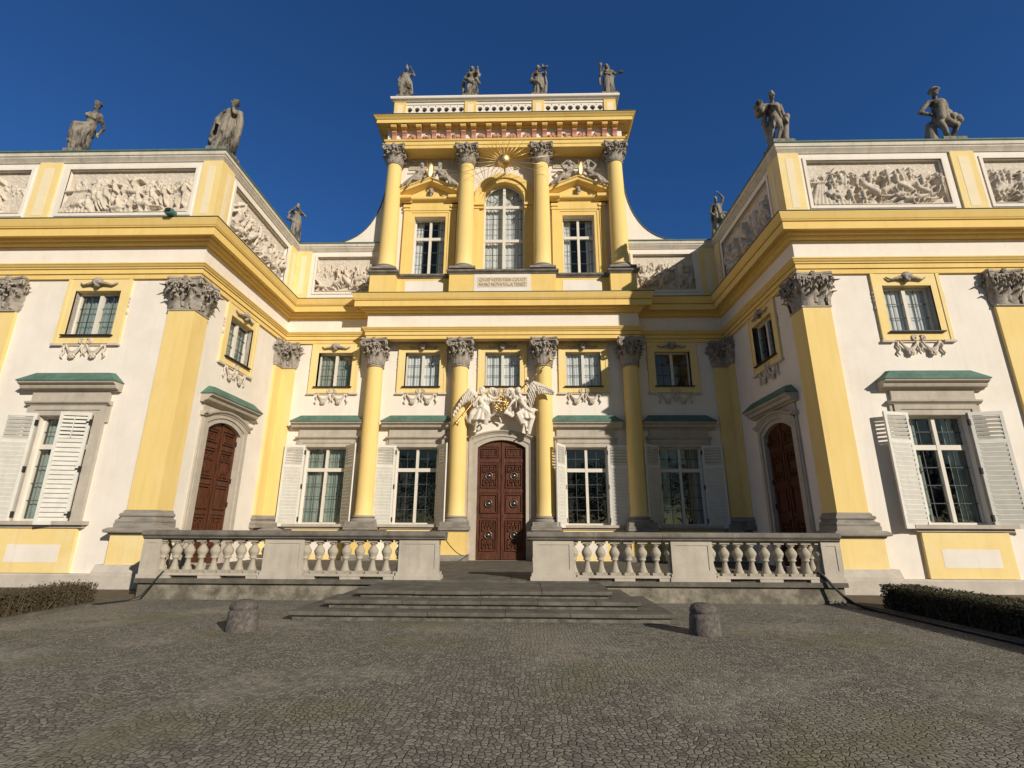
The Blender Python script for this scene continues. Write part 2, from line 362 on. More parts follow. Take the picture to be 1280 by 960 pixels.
# ------------------------------------------------------------------ attic parapet over the wings
ZA0, ZA1 = 11.0, 13.66
apaths = [[(-XE, YF), (-XI, YF), (-XI, 0), (-5.4, 0)], [(5.4, 0), (XI, 0), (XI, YF), (XE, YF)]]
for p in apaths:
    MB().sweep(p, [(-.5, ZA0), (-.13, ZA0), (-.13, ZA1), (-.5, ZA1)]).build('attic_wall', 'cream', PAL)
    MB().sweep(p, [(-.6, 13.66), (.03, 13.66), (.05, 13.70), (.09, 13.76), (.12, 13.80), (.12, 13.84), (.15, 13.86), (.15, 13.98), (.17, 14.0), (-.6, 14.02)]).build('attic_coping', 'palestone', PAL)
    MB().sweep(p, [(-.62, 14.022), (.19, 14.002), (.19, 14.05), (-.62, 14.10)]).build('coping_copper', 'copper', PAL)
    MB().sweep(p, [(-.45, ZA0), (.07, ZA0), (.07, 11.30), (.04, 11.34), (-.45, 11.34)]).build('attic_base', 'cream', PAL)

# relief panels: figures pressed into a height field
def relief_mesh(w, h, seed, tent=0, name='battle_relief'):
    rs = np.random.RandomState(seed); res = .022
    nx, nz = int(w / res), int(h / res)
    X, Zz = np.meshgrid(np.linspace(0, w, nx), np.linspace(0, h, nz))
    H = np.zeros_like(X)
    def cap(x0, z0, x1, z1, r0, r1, base, k=1.0):
        nonlocal H
        dx, dz = x1 - x0, z1 - z0; L2 = dx * dx + dz * dz + 1e-9
        t = np.clip(((X - x0) * dx + (Zz - z0) * dz) / L2, 0, 1)
        r = r0 + (r1 - r0) * t; d2 = (X - x0 - t * dx) ** 2 + (Zz - z0 - t * dz) ** 2
        hh = np.where(d2 < r * r, base + k * np.sqrt(np.maximum(r * r - d2, 0)), -1); H = np.maximum(H, hh)
    def man(x, z, s, b, lean=0, lying=False):
        a = rs.uniform(-.3, .3) + lean + (pi / 2 * rs.choice([-1, 1]) if lying else 0)
        def P(u, v): return x + s * (u * math.cos(a) + v * math.sin(a)), z + s * (v * math.cos(a) - u * math.sin(a))
        def C(u0, v0, u1, v1, r0, r1, bb=0): cap(*P(u0, v0), *P(u1, v1), r0 * s, r1 * s, b + bb)
        for sd in (-1, 1):
            kx = sd * rs.uniform(.05, .28); C(sd * .07, .0, kx, -.38, .095, .07); C(kx, -.38, kx + rs.uniform(-.2, .2), -.8, .07, .045)
        C(0, .0, 0, .4, .14, .16, .02)
        C(0, .62, .02, .68, .095, .09, .03)
        for sd in (-1, 1):
            ex, ez = sd * rs.uniform(.2, .4), rs.uniform(.15, .65); C(sd * .15, .42, ex, ez, .065, .055, .03)
            C(ex, ez, ex + rs.uniform(-.3, .3), ez + rs.uniform(-.1, .35), .055, .04, .04)
        if rs.rand() < .6: C(rs.uniform(-.3, 0), .1, rs.uniform(.1, .5), -.3, .13, .05, -.02)
    def horse(x, z, s, b, d):
        rear = rs.uniform(.15, 1.0)
        def P(u, v): return x + s * d * (u * math.cos(rear) - v * math.sin(rear)), z + s * (u * math.sin(rear) + v * math.cos(rear))
        def C(u0, v0, u1, v1, r0, r1, bb=0): cap(*P(u0, v0), *P(u1, v1), r0 * s, r1 * s, b + bb)
        C(-.4, 0, .35, .02, .22, .2); C(.35, .05, .62, .45, .15, .09, .01); C(.62, .47, .85, .3, .085, .055, .03)
        for u in (-.42, -.3, .3, .42):
            k = u + rs.uniform(-.18, .18); C(u, -.1, k, -.4, .09, .055); C(k, -.4, k + rs.uniform(-.2, .15), -.72, .05, .035)
        C(-.58, .05, -.85, -.25, .06, .03)
    # low background: hills, far ranks
    for _ in range(22):
        x = rs.uniform(0, w); z = rs.uniform(.46, .72) * h; man(x, z, .24, .0)
    if tent:
        tx = w * (.13 if tent > 0 else .87)
        for k in range(9):
            cap(tx - .55 + k * .13, .05, tx - .25 + k * .06, .52 * h, .10, .04, .02)
        cap(tx - .6, .50 * h, tx + .6, .55 * h, .05, .05, .05)
    n = int(w * 3.6)
    for i in range(n):
        x = rs.uniform(.15 * w if tent else .05 * w, .95 * w); z = rs.uniform(.30, .50) * h
        if rs.rand() < .5:
            horse(x, z, rs.uniform(.42, .58), .03 + rs.uniform(0, .04), rs.choice([-1, 1])); man(x, z + .24, .46, .08)
        else: man(x, z, rs.uniform(.44, .58), .06 + rs.uniform(0, .04))
    for i in range(int(w * 1.7)):
        man(rs.uniform(.08, .92) * w, rs.uniform(.10, .20) * h, .56, .08, lying=rs.rand() < .7)
    for i in range(int(w * 1.6)):
        x = rs.uniform(.1, .9) * w; z = rs.uniform(.3, .6) * h; cap(x, z, x + rs.uniform(-.5, .5), z + rs.uniform(.3, .6), .018, .014, .06)
    cap(0, .03, w, .03, .06, .06, .05)
    ns = rs.rand(nz, nx); ns = (ns + np.roll(ns, 1, 0) + np.roll(ns, 1, 1) + np.roll(ns, 2, 1)) / 4
    H = H + (ns - .5) * .02
    H *= 1.45
    H[0, :] = H[-1, :] = 0; H[:, 0] = H[:, -1] = 0
    vs = np.stack([X - w / 2, -H, Zz], -1).reshape(-1, 3)
    idx = np.arange(nx * nz).reshape(nz, nx)
    f = np.stack([idx[:-1, :-1], idx[:-1, 1:], idx[1:, 1:], idx[1:, :-1]], -1).reshape(-1, 4)
    me = bpy.data.meshes.new(name); me.from_pydata(vs.tolist(), [], f.tolist()); me.materials.append(M['relief'])
    me.polygons.foreach_set('use_smooth', [True] * len(f)); me.update(); return me

def frame_panel(x0, x1, a, b, z0, z1, mw, seed, tent):
    """face of the parapet between x0 and x1 with a moulded recess a..b that holds a relief; local coords, outward -y"""
    mb = MB(mw)
    for (u0, u1, v0, v1) in ((x0, a, 11.34, ZA1), (b, x1, 11.34, ZA1), (a, b, 11.34, z0), (a, b, z1, ZA1)): mb.box(u0, u1, 0, .135, v0, v1)
    t = .10
    for (u0, u1, v0, v1) in ((a - t, a, z0 - t, z1 + t), (b, b + t, z0 - t, z1 + t), (a, b, z0 - t, z0), (a, b, z1, z1 + t)): mb.box(u0, u1, -.035, .03, v0, v1)
    fr = mb.build('relief_frame', 'cream', PAL)
    link('battle_relief', relief_mesh(b - a, z1 - z0, seed, tent), fr, mw @ Matrix.Translation(((a + b) / 2, .125, z0)))
def attic_pil(x0, x1, mw):
    mb = MB(mw); mb.box(x0, x1, -.06, .14, 11.342, ZA1 - .003)
    o = mb.build('attic_pilaster', 'softyellow', PAL)
    ins = .22 if x1 - x0 > .6 else .17
    m2 = MB(mw); m2.box(x0 + ins, x1 - ins, -.066, -.05, 11.56, 13.44); m2.build('attic_pilaster_inset', 'paleyellow', o)
for s in (-1, 1):
    F = TR(0, YF)
    def fr(x0, x1, a, b, mw, seed, tent): x0, x1 = sorted((s * x0, s * x1)); a, b = sorted((s * a, s * b)); frame_panel(x0, x1, a, b, 11.66, 13.40, mw, seed, tent)
    fr(10.02, 14.95, 10.25, 14.65, F, 11 if s < 0 else 23, 1); fr(15.72, 19, 15.98, 18.9, F, 31 if s < 0 else 47, 0)
    for a, b in ((9.34, 10.02), (14.95, 15.72)): x0, x1 = sorted((s * a, s * b)); attic_pil(x0, x1, F)
    Sd = TR(s * XI, 0, 0, -s * pi / 2)               # local x: s>0 -> x = -y ; s<0 -> x = y
    def rng(y0, y1): return sorted(((-y0, -y1) if s > 0 else (y0, y1)))
    x0, x1 = rng(-5.22, -.60); a, b = rng(-4.98, -.84); frame_panel(x0, x1, a, b, 11.66, 13.40, Sd, 59 if s < 0 else 61, 0)
    x0, x1 = rng(-5.76, -5.22); attic_pil(x0, x1, Sd)
    x0, x1 = rng(-.60, -.0); attic_pil(x0, x1, Sd)
    x0, x1 = sorted((s * 9.34, s * 8.68)); attic_pil(x0, x1, TR(0, 0))
    fr(5.5, 8.68, 5.75, 8.40, TR(0, 0), 71 if s < 0 else 83, 0)

# concave buttress walls beside the middle storey
for s in (-1, 1):
    pts = []
    for k in range(17):
        a = pi / 2 * k / 16
        pts.append((5.52 + 2.7 * (1 - math.cos(a)), 14.06 + 3.7 * (1 - math.sin(a)) ** 1.28))
    # curve runs from the tower wall (steep) down to the coping (flat)
    poly = [(5.3, 13.9)] + [(x, z) for x, z in pts[::-1]] + [(5.3, pts[0][1])]
    poly = [(s * x, z) for x, z in poly]
    if s < 0: poly = poly[::-1]
    mb = MB(); n = len(poly); mb.prism(poly, -.02, .42, 'y'); o = mb.build('concave_buttress', 'cream', PAL)
    m2 = MB()
    q = [(s * x, z) for x, z in pts]
    for i in range(len(q) - 1):
        (xa, za), (xb, zb) = q[i], q[i + 1]
        nx, nz = (zb - za), -(xb - xa); l = math.hypot(nx, nz); nx, nz = nx / l * .03 * (-s), nz / l * .03 * (-s)
        if nz < 0 or (abs(nz) < 1e-6): nx, nz = -nx, -nz
        m2.add([(xa, -.06, za), (xb, -.06, zb), (xb, .46, zb), (xa, .46, za), (xa + nx, -.06, za + nz), (xb + nx, -.06, zb + nz), (xb + nx, .46, zb + nz), (xa + nx, .46, za + nz)],
               [(0, 1, 2, 3), (4, 7, 6, 5), (0, 4, 5, 1), (2, 6, 7, 3), (1, 5, 6, 2), (0, 3, 7, 4)], False)
    m2.build('buttress_coping', 'lead', o)

# ------------------------------------------------------------------ columns, pilasters and capitals
def leaf(mb, base, out, tan, h, w, curl, n=7):
    """acanthus leaf: a lobed strip that rises along the bell and curls out at the tip"""
    base, out, tan = Vector(base), Vector(out), Vector(tan); up = Vector((0, 0, 1)); vs = []; fs = []
    for i in range(n + 1):
        t = i / n
        a = max(0, (t - .55) / .45)
        z = h * (t if t < .75 else .75 + .25 * math.sin((t - .75) / .25 * 2.4) / 1.0 * .9)
        o = .02 + .12 * h * t + curl * (1 - math.cos(a * 2.2))
        ww = w * (.62 + .5 * math.sin(pi * min(1, t * .9 + .1))) * (1 - .55 * a) * (1.16 if i % 2 else .86)
        c = base + out * o + up * z
        for u, dd in ((-1, -.03), (-.5, .012), (0, .045), (.5, .012), (1, -.03)):
            vs.append(c + tan * (u * ww / 2) + out * (dd * h * 1.3))
    for i in range(n):
        for k in range(4): fs.append((i * 5 + k, i * 5 + k + 1, i * 5 + k + 6, i * 5 + k + 5))
    mb.add(vs, fs, True)
    # the back side, so that the leaf has thickness
    vb = [v - out * .022 for v in vs]
    o = len(vs); mb.add(vb, [f[::-1] for f in fs], True)
def volute(mb, c, d, r, turns=1.6, th=.035):
    """spiral scroll in the vertical plane containing direction d, drooping outward"""
    d = Vector(d).normalized(); pts = []; rs = []
    for i in range(22):
        t = i / 21; a = pi * .75 - t * turns * 2 * pi; rr = r * (1 - .8 * t)
        pts.append(Vector(c) + d * (rr * math.cos(a)) + Vector((0, 0, rr * math.sin(a)))); rs.append(th * (1 - .35 * t))
    mb.tube(pts, rs, 6)
def leaflets(mb, pts, seed, n, spread, size):
    """small curled sprigs and berries that fill the hollows between the big leaves"""
    q = random.Random(seed)
    for c, out, tan in pts:
        c, out, tan = Vector(c), Vector(out), Vector(tan)
        for i in range(n):
            b = c + tan * q.uniform(-1, 1) * spread + Vector((0, 0, q.uniform(-1, 1) * spread * .8)) + out * q.uniform(0, .05)
            d = (out * q.uniform(.6, 1.2) + tan * q.uniform(-1, 1) + Vector((0, 0, q.uniform(-.5, 1)))).normalized()
            s_ = size * q.uniform(.7, 1.3)
            mb.tube([b, b + d * s_ * .6 + Vector((0, 0, s_ * .25)), b + d * s_ + Vector((0, 0, .02)), b + d * s_ * 1.15 - Vector((0, 0, s_ * .35))], [.012, .028, .026, .008], 5, True, 1.5)
def capital_mesh(square, hw=.33, H=1.1, top=.56, hy=None):
    """corinthian capital: bell, two rows of leaves, scrolls and a hollow-sided abacus. origin at neck centre, z 0..H"""
    mb = MB(); hy = hy or hw
    if square:
        mb.box(-hw - .03, hw + .03, -hy - .03, hy + .03, -.05, .0); mb.sm = False
        for (z0, z1, e0, e1) in ((0, .5 * H, 0, .02), (.5 * H, .87 * H, .02, .12)):
            mb.add([(-hw - e0, -hy - e0, z0), (hw + e0, -hy - e0, z0), (hw + e0, hy + e0, z0), (-hw - e0, hy + e0, z0),
                    (-hw - e1, -hy - e1, z1), (hw + e1, -hy - e1, z1), (hw + e1, hy + e1, z1), (-hw - e1, hy + e1, z1)],
                   [(0, 1, 5, 4), (1, 2, 6, 5), (2, 3, 7, 6), (3, 0, 4, 7), (4, 5, 6, 7)], False)
    else:
        mb.lathe([(hw + .005, -.09), (hw + .05, -.075), (hw + .055, -.045), (hw + .01, -.03), (hw, 0), (hw + .01, .5 * H), (hw + .06, .75 * H), (hw + .15, .88 * H)], n=28, cap=False)
    # leaves
    if square:
        for (nx, ny, half, off) in ((0, -1, hw, hy), (1, 0, hy, hw), (-1, 0, hy, hw), (0, 1, hw, hy)):
            tx, ty = -ny, nx
            for u in (-.46, .46): leaf(mb, (nx * off + tx * u * half * 1.0, ny * off + ty * u * half * 1.0, 0), (nx, ny, 0), (tx, ty, 0), .38 * H, half * .72, .12)
            for u in (0, -.62, .62): leaf(mb, (nx * off + tx * u * half, ny * off + ty * u * half, .10), (nx, ny, 0), (tx, ty, 0), (.66 if u == 0 else .56) * H, half * .55, .15)
            leaflets(mb, [((nx * (off + .08) + tx * u * half, ny * (off + .08) + ty * u * half, z * H), (nx, ny, 0), (tx, ty, 0)) for u in (-.75, -.3, .3, .75) for z in (.55, .74)], 5, 6, .10, .10)
            for u in (-.52, .52):
                volute(mb, (nx * (off + .10) + tx * u * half * .62, ny * (off + .10) + ty * u * half * .62, .73 * H), (tx * u, ty * u, 0), .085 * H, 1.4, .022)
        for sx in (-1, 1):
            for sy in (-1, 1):
                d = Vector((sx, sy, 0)).normalized(); t = Vector((-d.y, d.x, 0))
                leaf(mb, (sx * hw * .96, sy * hy * .96, 0), d, t, .42 * H, hw * .7, .11)
                leaf(mb, (sx * hw * .93, sy * hy * .93, .05), d, t, .72 * H, hw * .8, .17)
    else:
        for k in range(8):
            a = 2 * pi * k / 8 + pi / 8; d = (math.cos(a), math.sin(a), 0); t = (-math.sin(a), math.cos(a), 0)
            leaf(mb, (d[0] * hw * .99, d[1] * hw * .99, 0), d, t, .40 * H, hw * .78, .10)
            a = 2 * pi * k / 8; d = (math.cos(a), math.sin(a), 0); t = (-math.sin(a), math.cos(a), 0)
            leaf(mb, (d[0] * hw * .99, d[1] * hw * .99, .03), d, t, .68 * H, hw * .72, .14)
        leaflets(mb, [((math.cos(a) * (hw + .09), math.sin(a) * (hw + .09), z * H), (math.cos(a), math.sin(a), 0), (-math.sin(a), math.cos(a), 0)) for a in [2 * pi * k / 12 for k in range(12)] for z in (.50, .72)], 9, 5, .09, .09)
        for k in range(4):
            for u in (-1, 1):
                a = pi / 2 * k + u * .32; tv = (-math.sin(pi / 2 * k) * u, math.cos(pi / 2 * k) * u, 0)
                volute(mb, (math.cos(a) * (hw + .13), math.sin(a) * (hw + .13), .74 * H), tv, .085 * H, 1.4, .022)
    for sx in (-1, 1):
        for sy in (-1, 1):
            d = Vector((sx, sy, 0)).normalized()
            cx = sx * (top - .10); cy = sy * (top - .10 if not square else (top - .10) + (hy - hw))
            for off in (-.035, .035):
                volute(mb, (cx - d.y * off, cy + d.x * off, .76 * H), d, .125 * H, 1.7, .032)
            mb.tube([(sx * hw * .75, sy * hy * .75, .42 * H), (sx * hw * 1.0, sy * hy * 1.0, .66 * H), (cx * .95, cy * .95, .86 * H)], [.03, .04, .05], 6)
    # abacus with hollow sides
    ty = top + ((hy - hw) if square else 0)
    def side(x0, y0, x1, y1, nx, ny):
        out = []
        for i in range(9):
            t = i / 9; b = 4 * t * (1 - t) * .085; out.append((x0 + (x1 - x0) * t - nx * b, y0 + (y1 - y0) * t - ny * b))
        return out
    c = .05
    ring = side(-top + c, -ty, top - c, -ty, 0, -1) + [(top - c, -ty)] + side(top, -ty + c, top, ty - c, 1, 0) + [(top, ty - c)] + side(top - c, ty, -top + c, ty, 0, 1) + [(-top + c, ty)] + side(-top, ty - c, -top, -ty + c, -1, 0) + [(-top, -ty + c)]
    def sc(k): return [(x * k, y * k) for x, y in ring]
    zz = [(.885 * H, .93), (.93 * H, .955), (.935 * H, 1.0), (H, 1.0)]
    n = len(ring); vs = []
    for z, k in zz: vs += [(x, y, z) for x, y in sc(k)]
    fs = [(i * n + j, i * n + (j + 1) % n, (i + 1) * n + (j + 1) % n, (i + 1) * n + j) for i in range(3) for j in range(n)]
    fs += [tuple(range(n - 1, -1, -1)), tuple(range(3 * n, 4 * n))]
    mb.add(vs, fs, False)
    for nx, ny in ((0, -1), (1, 0), (-1, 0), (0, 1)):
        cx, cy = nx * (top - .09), ny * (ty - .09)
        for k in range(6):
            a = k * pi / 3; mb.ball((cx + (-ny) * .055 * math.cos(a) + nx * .03, cy + nx * .055 * math.cos(a) + ny * .03, .95 * H + .06 * math.sin(a)), .045, 6)
        mb.ball((cx + nx * .05, cy + ny * .05, .95 * H), .04, 6)
    return mb.mesh('capital', 'carved')

CAP_ROUND = capital_mesh(False, .31, 1.10, .56)
CAP_SQ = capital_mesh(True, .40, 1.10, .56)
def shaft_prof(r0, r1, h):
    return [(r0 * 1.08, 0), (r0 * 1.08, .05), (r0 * 1.0, .12)] + [(r0 + (r1 - r0) * (t ** 1.6), .12 + (h - .12) * t) for t in [i / 10 for i in range(1, 11)]]
def base_prof(r):
    return [(r * 1.45, .10), (r * 1.45, .115), (r * 1.48, .15), (r * 1.45, .185), (r * 1.28, .195), (r * 1.2, .215), (r * 1.22, .235), (r * 1.30, .24), (r * 1.32, .262), (r * 1.29, .285), (r * 1.08, .29), (r * 1.08, .31)]
def col_base_mesh(r, hi=.31):
    k = hi / .31
    mb = MB(); mb.box(-r * 1.5, r * 1.5, -r * 1.5, r * 1.5, 0, .10 * k); mb.lathe([(a, b * k) for a, b in base_prof(r)], n=32); return mb.mesh('column_base', 'stone')
SH1 = MB().lathe(shaft_prof(.345, .31, 6.0), n=36).mesh('column', 'colyellow')
CB1 = col_base_mesh(.345, .33)
pm = MB(); pm.box(-.53, .53, -.53, .6, 0, .16); pm.box(-.50, .50, -.50, .6, .16, .22); pm.mi = 1; pm.box(-.46, .46, -.46, .6, .22, 1.05); pm.mi = 0
pm.box(-.50, .50, -.50, .6, 1.05, 1.10); pm.box(-.56, .56, -.56, .6, 1.10, 1.24); pm.box(-.52, .52, -.52, .6, 1.24, 1.29)
PED1 = pm.mesh('pedestal', ['stone', 'yellow'])
for x in (-5.29, -1.725, 1.725, 5.29):
    c = link('column', SH1, PAL, TR(x, -.27, 2.08)); link('column_base', CB1, c, TR(0, 0, -.33)); link('pedestal', PED1, c, TR(0, 0, -.33 - 1.29)); link('capital', CAP_ROUND, c, TR(0, 0, 6.02))
SH2 = MB().lathe(shaft_prof(.385, .325, 5.3), n=36).mesh('upper_column', 'colyellow')
CB2 = col_base_mesh(.37, .30)
CAP2 = capital_mesh(False, .325, .86, .54)
for x in (-5.12, -1.72, 1.72, 5.12):
    c = link('upper_column', SH2, PAL, TR(x, -.42, 12.58)); link('column_base', CB2, c, TR(0, 0, -.30)); link('capital', CAP2, c, TR(0, 0, 5.32))

# wing pilasters (corner piers show two faces) and their pedestals
def pilaster(cx, cy, hw, hy, cap, capscale=(1, 1, 1), ped=True):
    mb = MB(TR(cx, cy)); mb.box(-hw, hw, -hy, hy, 2.07, 8.10)
    o = mb.build('pilaster', 'pilyellow', PAL)
    rect = lambda a, b: [(cx - a, cy + b), (cx - a, cy - b), (cx + a, cy - b), (cx + a, cy + b)]
    mb = MB(); mb.sweep(rect(hw, hy), [(-.1, 1.602), (.16, 1.602), (.16, 1.72), (.135, 1.725), (.15, 1.76), (.145, 1.80), (.11, 1.825), (.085, 1.83), (.065, 1.86), (.07, 1.89), (.09, 1.895), (.105, 1.925), (.10, 1.96), (.08, 1.985), (.05, 1.99), (.045, 2.03), (.02, 2.068), (-.1, 2.068)])
    mb.build('pilaster_base', 'stone', o)
    if ped:
        mb = MB(); mb.sweep(rect(hw, hy), [(-.2, .64), (.17, .64), (.17, 1.40), (-.2, 1.40)]); mb.mi = 1
        mb.sweep(rect(hw, hy), [(-.2, 1.40), (.19, 1.40), (.21, 1.43), (.22, 1.455), (.30, 1.47), (.31, 1.50), (.31, 1.55), (.27, 1.57), (.22, 1.60), (-.2, 1.60)])
        mb.build('pedestal', ['softyellow', 'stone'], o)
    link('capital', cap, o, TR(cx, cy, 8.12) @ Matrix.Diagonal((*capscale, 1)))
    return o
CAP_C = capital_mesh(True, .415, 1.08, .58, .34)
CAP_T = capital_mesh(True, .34, 1.08, .50, .34)
for s in (-1, 1):
    pilaster(s * 9.72, -5.655, .42, .345, CAP_C)
    pilaster(s * 15.42, -5.62, .42, .38, CAP_SQ)
    pilaster(s * 9.10, .22, .33, .33, CAP_T)
    pilaster(s * 9.63, -.33, .33, .33, CAP_T, ped=False)

# ------------------------------------------------------------------ windows and doors
FR = .2                              # casements stand this far behind the wall face
def casement(mb, w, z0, z1, tr=None, fr=.06, mul=.10):
    """outer frame, central post, transom and sash frames; local coords"""
    y0, y1 = FR - .05, FR + .03
    mb.box(-w, -w + fr, y0, y1, z0, z1); mb.box(w - fr, w, y0, y1, z0, z1); mb.box(-w + fr, w - fr, y0, y1, z0, z0 + fr); mb.box(-w + fr, w - fr, y0, y1, z1 - fr, z1)
    mb.box(-mul / 2, mul / 2, y0 - .03, y1, z0 + fr, z1 - fr)
    if tr:
        mb.box(-w + fr, -mul / 2, y0 - .02, y1, tr - .07, tr + .07); mb.box(mul / 2, w - fr, y0 - .02, y1, tr - .07, tr + .07)
        mb.box(-w + fr, w - fr, y0 - .05, y0 - .021 + .0, tr - .02, tr + .05) if False else None
def leads(mb, w, zs, fr=.06, mul=.10, cols=2):
    y = FR - .012
    for sd in (-1, 1):
        a, b = (mul / 2, w - fr) if sd > 0 else (-w + fr, -mul / 2)
        for (z0, z1, rows) in zs:
            for k in range(1, cols): x = a + (b - a) * k / cols; mb.box(x - .008, x + .008, y - .008, y + .008, z0, z1)
            for k in range(1, rows): z = z0 + (z1 - z0) * k / rows; mb.box(a, b, y - .016, y, z - .010, z + .010)
def curtain_mesh(w, z0, z1, k, gap=0, y=FR + .16):
    mb = MB(); n = 40; vs = []; fs = []
    for i in range(n + 1):
        x = -w + 2 * w * i / n; yy = y + .025 * math.sin(i * 1.7) + .012 * math.sin(i * 4.1)
        vs += [(x, yy, z0), (x, yy, z1)]
    for i in range(n):
        if gap and abs(i - n / 2 + .5) < gap * n / 2: continue
        fs.append((2 * i, 2 * i + 2, 2 * i + 3, 2 * i + 1))
    mb.add(vs, fs, True); return mb.mesh('curtain', k)
def glass_mesh(w, z0, z1):
    return MB().add([(-w, FR, z0), (w, FR, z0), (w, FR, z1), (-w, FR, z1)], [(0, 1, 2, 3)]).mesh('glass', 'glass')

# -- tall ground-floor window
mb = MB(); W = .83; A = 1.15
for sd in (-1, 1):
    x0, x1 = sorted((sd * W, sd * A)); mb.box(x0, x1, -.07, .0, 1.76, 5.06)
    x0, x1 = sorted((sd * (W + .16), sd * A)); mb.box(x0, x1, -.10, -.07, 1.76, 5.06)
    x0, x1 = sorted((sd * A, sd * (A + .10))); mb.box(x0, x1, -.06, .0, 4.55, 5.06)
mb.box(-W, W, -.07, 0, 4.76, 5.06); mb.box(-W - .16, W + .16, -.10, -.07, 4.92, 5.06)
mb.prism([(0, 5.06), (-.11, 5.06), (-.14, 5.09), (-.19, 5.12), (-.20, 5.17), (0, 5.19)], -A - .12, A + .12, 'x')
mb.box(-A - .02, A + .02, -.09, 0, 5.19, 5.47)
hd = [(0, 5.47), (-.12, 5.47), (-.15, 5.51), (-.25, 5.54), (-.28, 5.60), (-.28, 5.62), (-.38, 5.68), (-.40, 5.73), (0, 5.75)]
mb.prism(hd, -A - .30, A + .30, 'x')
mb.box(-A - .20, A + .20, -.24, FR - .06, 1.66, 1.762); mb.box(-A - .12, A + .12, -.14, 0, 1.58, 1.66)
LW_S = mb.mesh('window', 'trim')
mb = MB(); xa, xb = A + .33, A - .02
mb.add([(-xa, -.42, 5.735), (xa, -.42, 5.735), (xb, -.20, 6.03), (-xb, -.20, 6.03), (-xa, 0, 5.735), (xa, 0, 5.735), (xb, 0, 6.07), (-xb, 0, 6.07), (-xa, -.42, 5.765), (xa, -.42, 5.765)],
       [(0, 1, 9, 8), (8, 9, 2, 3), (3, 2, 6, 7), (1, 5, 6, 2), (1, 2, 9), (4, 0, 3, 7), (0, 8, 3), (0, 4, 5, 1)], False)
LW_C = mb.mesh('hood_copper', 'copper')
mb = MB(); casement(mb, W, 1.762, 4.76, 3.86); LW_F = mb.mesh('casement', 'white')
mb = MB(); leads(mb, W, [(1.84, 3.79, 4), (3.93, 4.685, 2)]); LW_L = mb.mesh('lead_bars', 'leadbar')
LW_G = glass_mesh(W, 1.80, 4.74)
CUR_L = {'dark': None, 'blind': curtain_mesh(W, 1.78, 4.75, 'blind'), 'curtain': curtain_mesh(W, 1.78, 4.75, 'curtain'), 'gap': curtain_mesh(W, 1.78, 4.75, 'blind', .45)}
# louvred shutter, hinge at x = 0, leaf towards +x, inner face at y = 0
mb = MB(); sw, sh, t = .80, 3.16, .05
mb.box(0, .085, -t, 0, 0, sh); mb.box(sw - .085, sw, -t, 0, 0, sh)
for z in (0, 2.28, sh - .10): mb.box(.085, sw - .085, -t, 0, z, z + .10)
def louvres(z0, z1, n, lap=.62):
    for k in range(n):
        z = z0 + (z1 - z0) * (k + .5) / n; h = (z1 - z0) / n * lap
        mb.add([(.085, -.05, z - h), (sw - .085, -.05, z - h), (sw - .085, 0, z + h), (.085, 0, z + h), (.085, -.04, z - h - .01), (sw - .085, -.04, z - h - .01), (sw - .085, .01, z + h - .012), (.085, .01, z + h - .012)],
               [(0, 1, 2, 3), (7, 6, 5, 4), (0, 4, 5, 1), (2, 6, 7, 3)], False)
louvres(.10, 2.28, 17); louvres(2.38, sh - .10, 6, .34)
mb.box(sw / 2 - .012, sw / 2 + .012, -.075, -.055, 2.42, sh - .14)
mb.mi = 1
for z in (.25, 1.5, 2.85): mb.box(-.03, .10, -t - .012, -t + .004, z, z + .05); mb.box(-.03, .02, -t - .02, .01, z - .06, z + .11)
SHUT = mb.mesh('shutter', ['shutter', 'iron'])
SHUT_L = SHUT.copy()
SHUT_L.transform(Matrix.Diagonal((-1, 1, 1, 1))); SHUT_L.flip_normals()

def window_low(mw, cur, angL, angR):
    """angL/angR: how far each shutter is swung open from closed, in degrees"""
    o = link('window', LW_S, PAL, mw); link('hood_copper', LW_C, o); link('casement', LW_F, o); link('lead_bars', LW_L, o); link('glass', LW_G, o)
    if CUR_L[cur]: link('curtain', CUR_L[cur], o)
    link('shutter', SHUT, o, TR(-W, -.115, 1.66, -math.radians(angL)))
    link('shutter', SHUT_L, o, TR(W, -.115, 1.66, math.radians(angR)))
Fm = TR(0, 0); FW = TR(0, YF)
window_low(TR(-WC, YF), 'blind', 166, 12)
window_low(TR(WC, YF), 'gap', 168, 166)
window_low(TR(-3.4, 0), 'dark', 172, 125)
window_low(TR(3.38, 0), 'dark', 120, 172)
window_low(TR(-7.08, 0), 'blind', 172, 133)
window_low(TR(7.08, 0), 'gap', 145, 172)

# yellow apron panels below the ground floor windows
def apron(mw, w=1.13):
    mb = MB(mw); mb.box(-w, w, -.10, 0, .41, 1.56); mb.mi = 1; mb.box(-w + .42, w - .36 + .0, -.104, -.09, .68, 1.14)
    mb.mi = 0; mb.build('window_apron', ['softyellow', 'cream'], PAL)
for s in (-1, 1):
    apron(TR(s * WC, YF)); apron(TR(s * 7.08, 0), 1.0); apron(TR(s * 3.39, 0), 1.0)

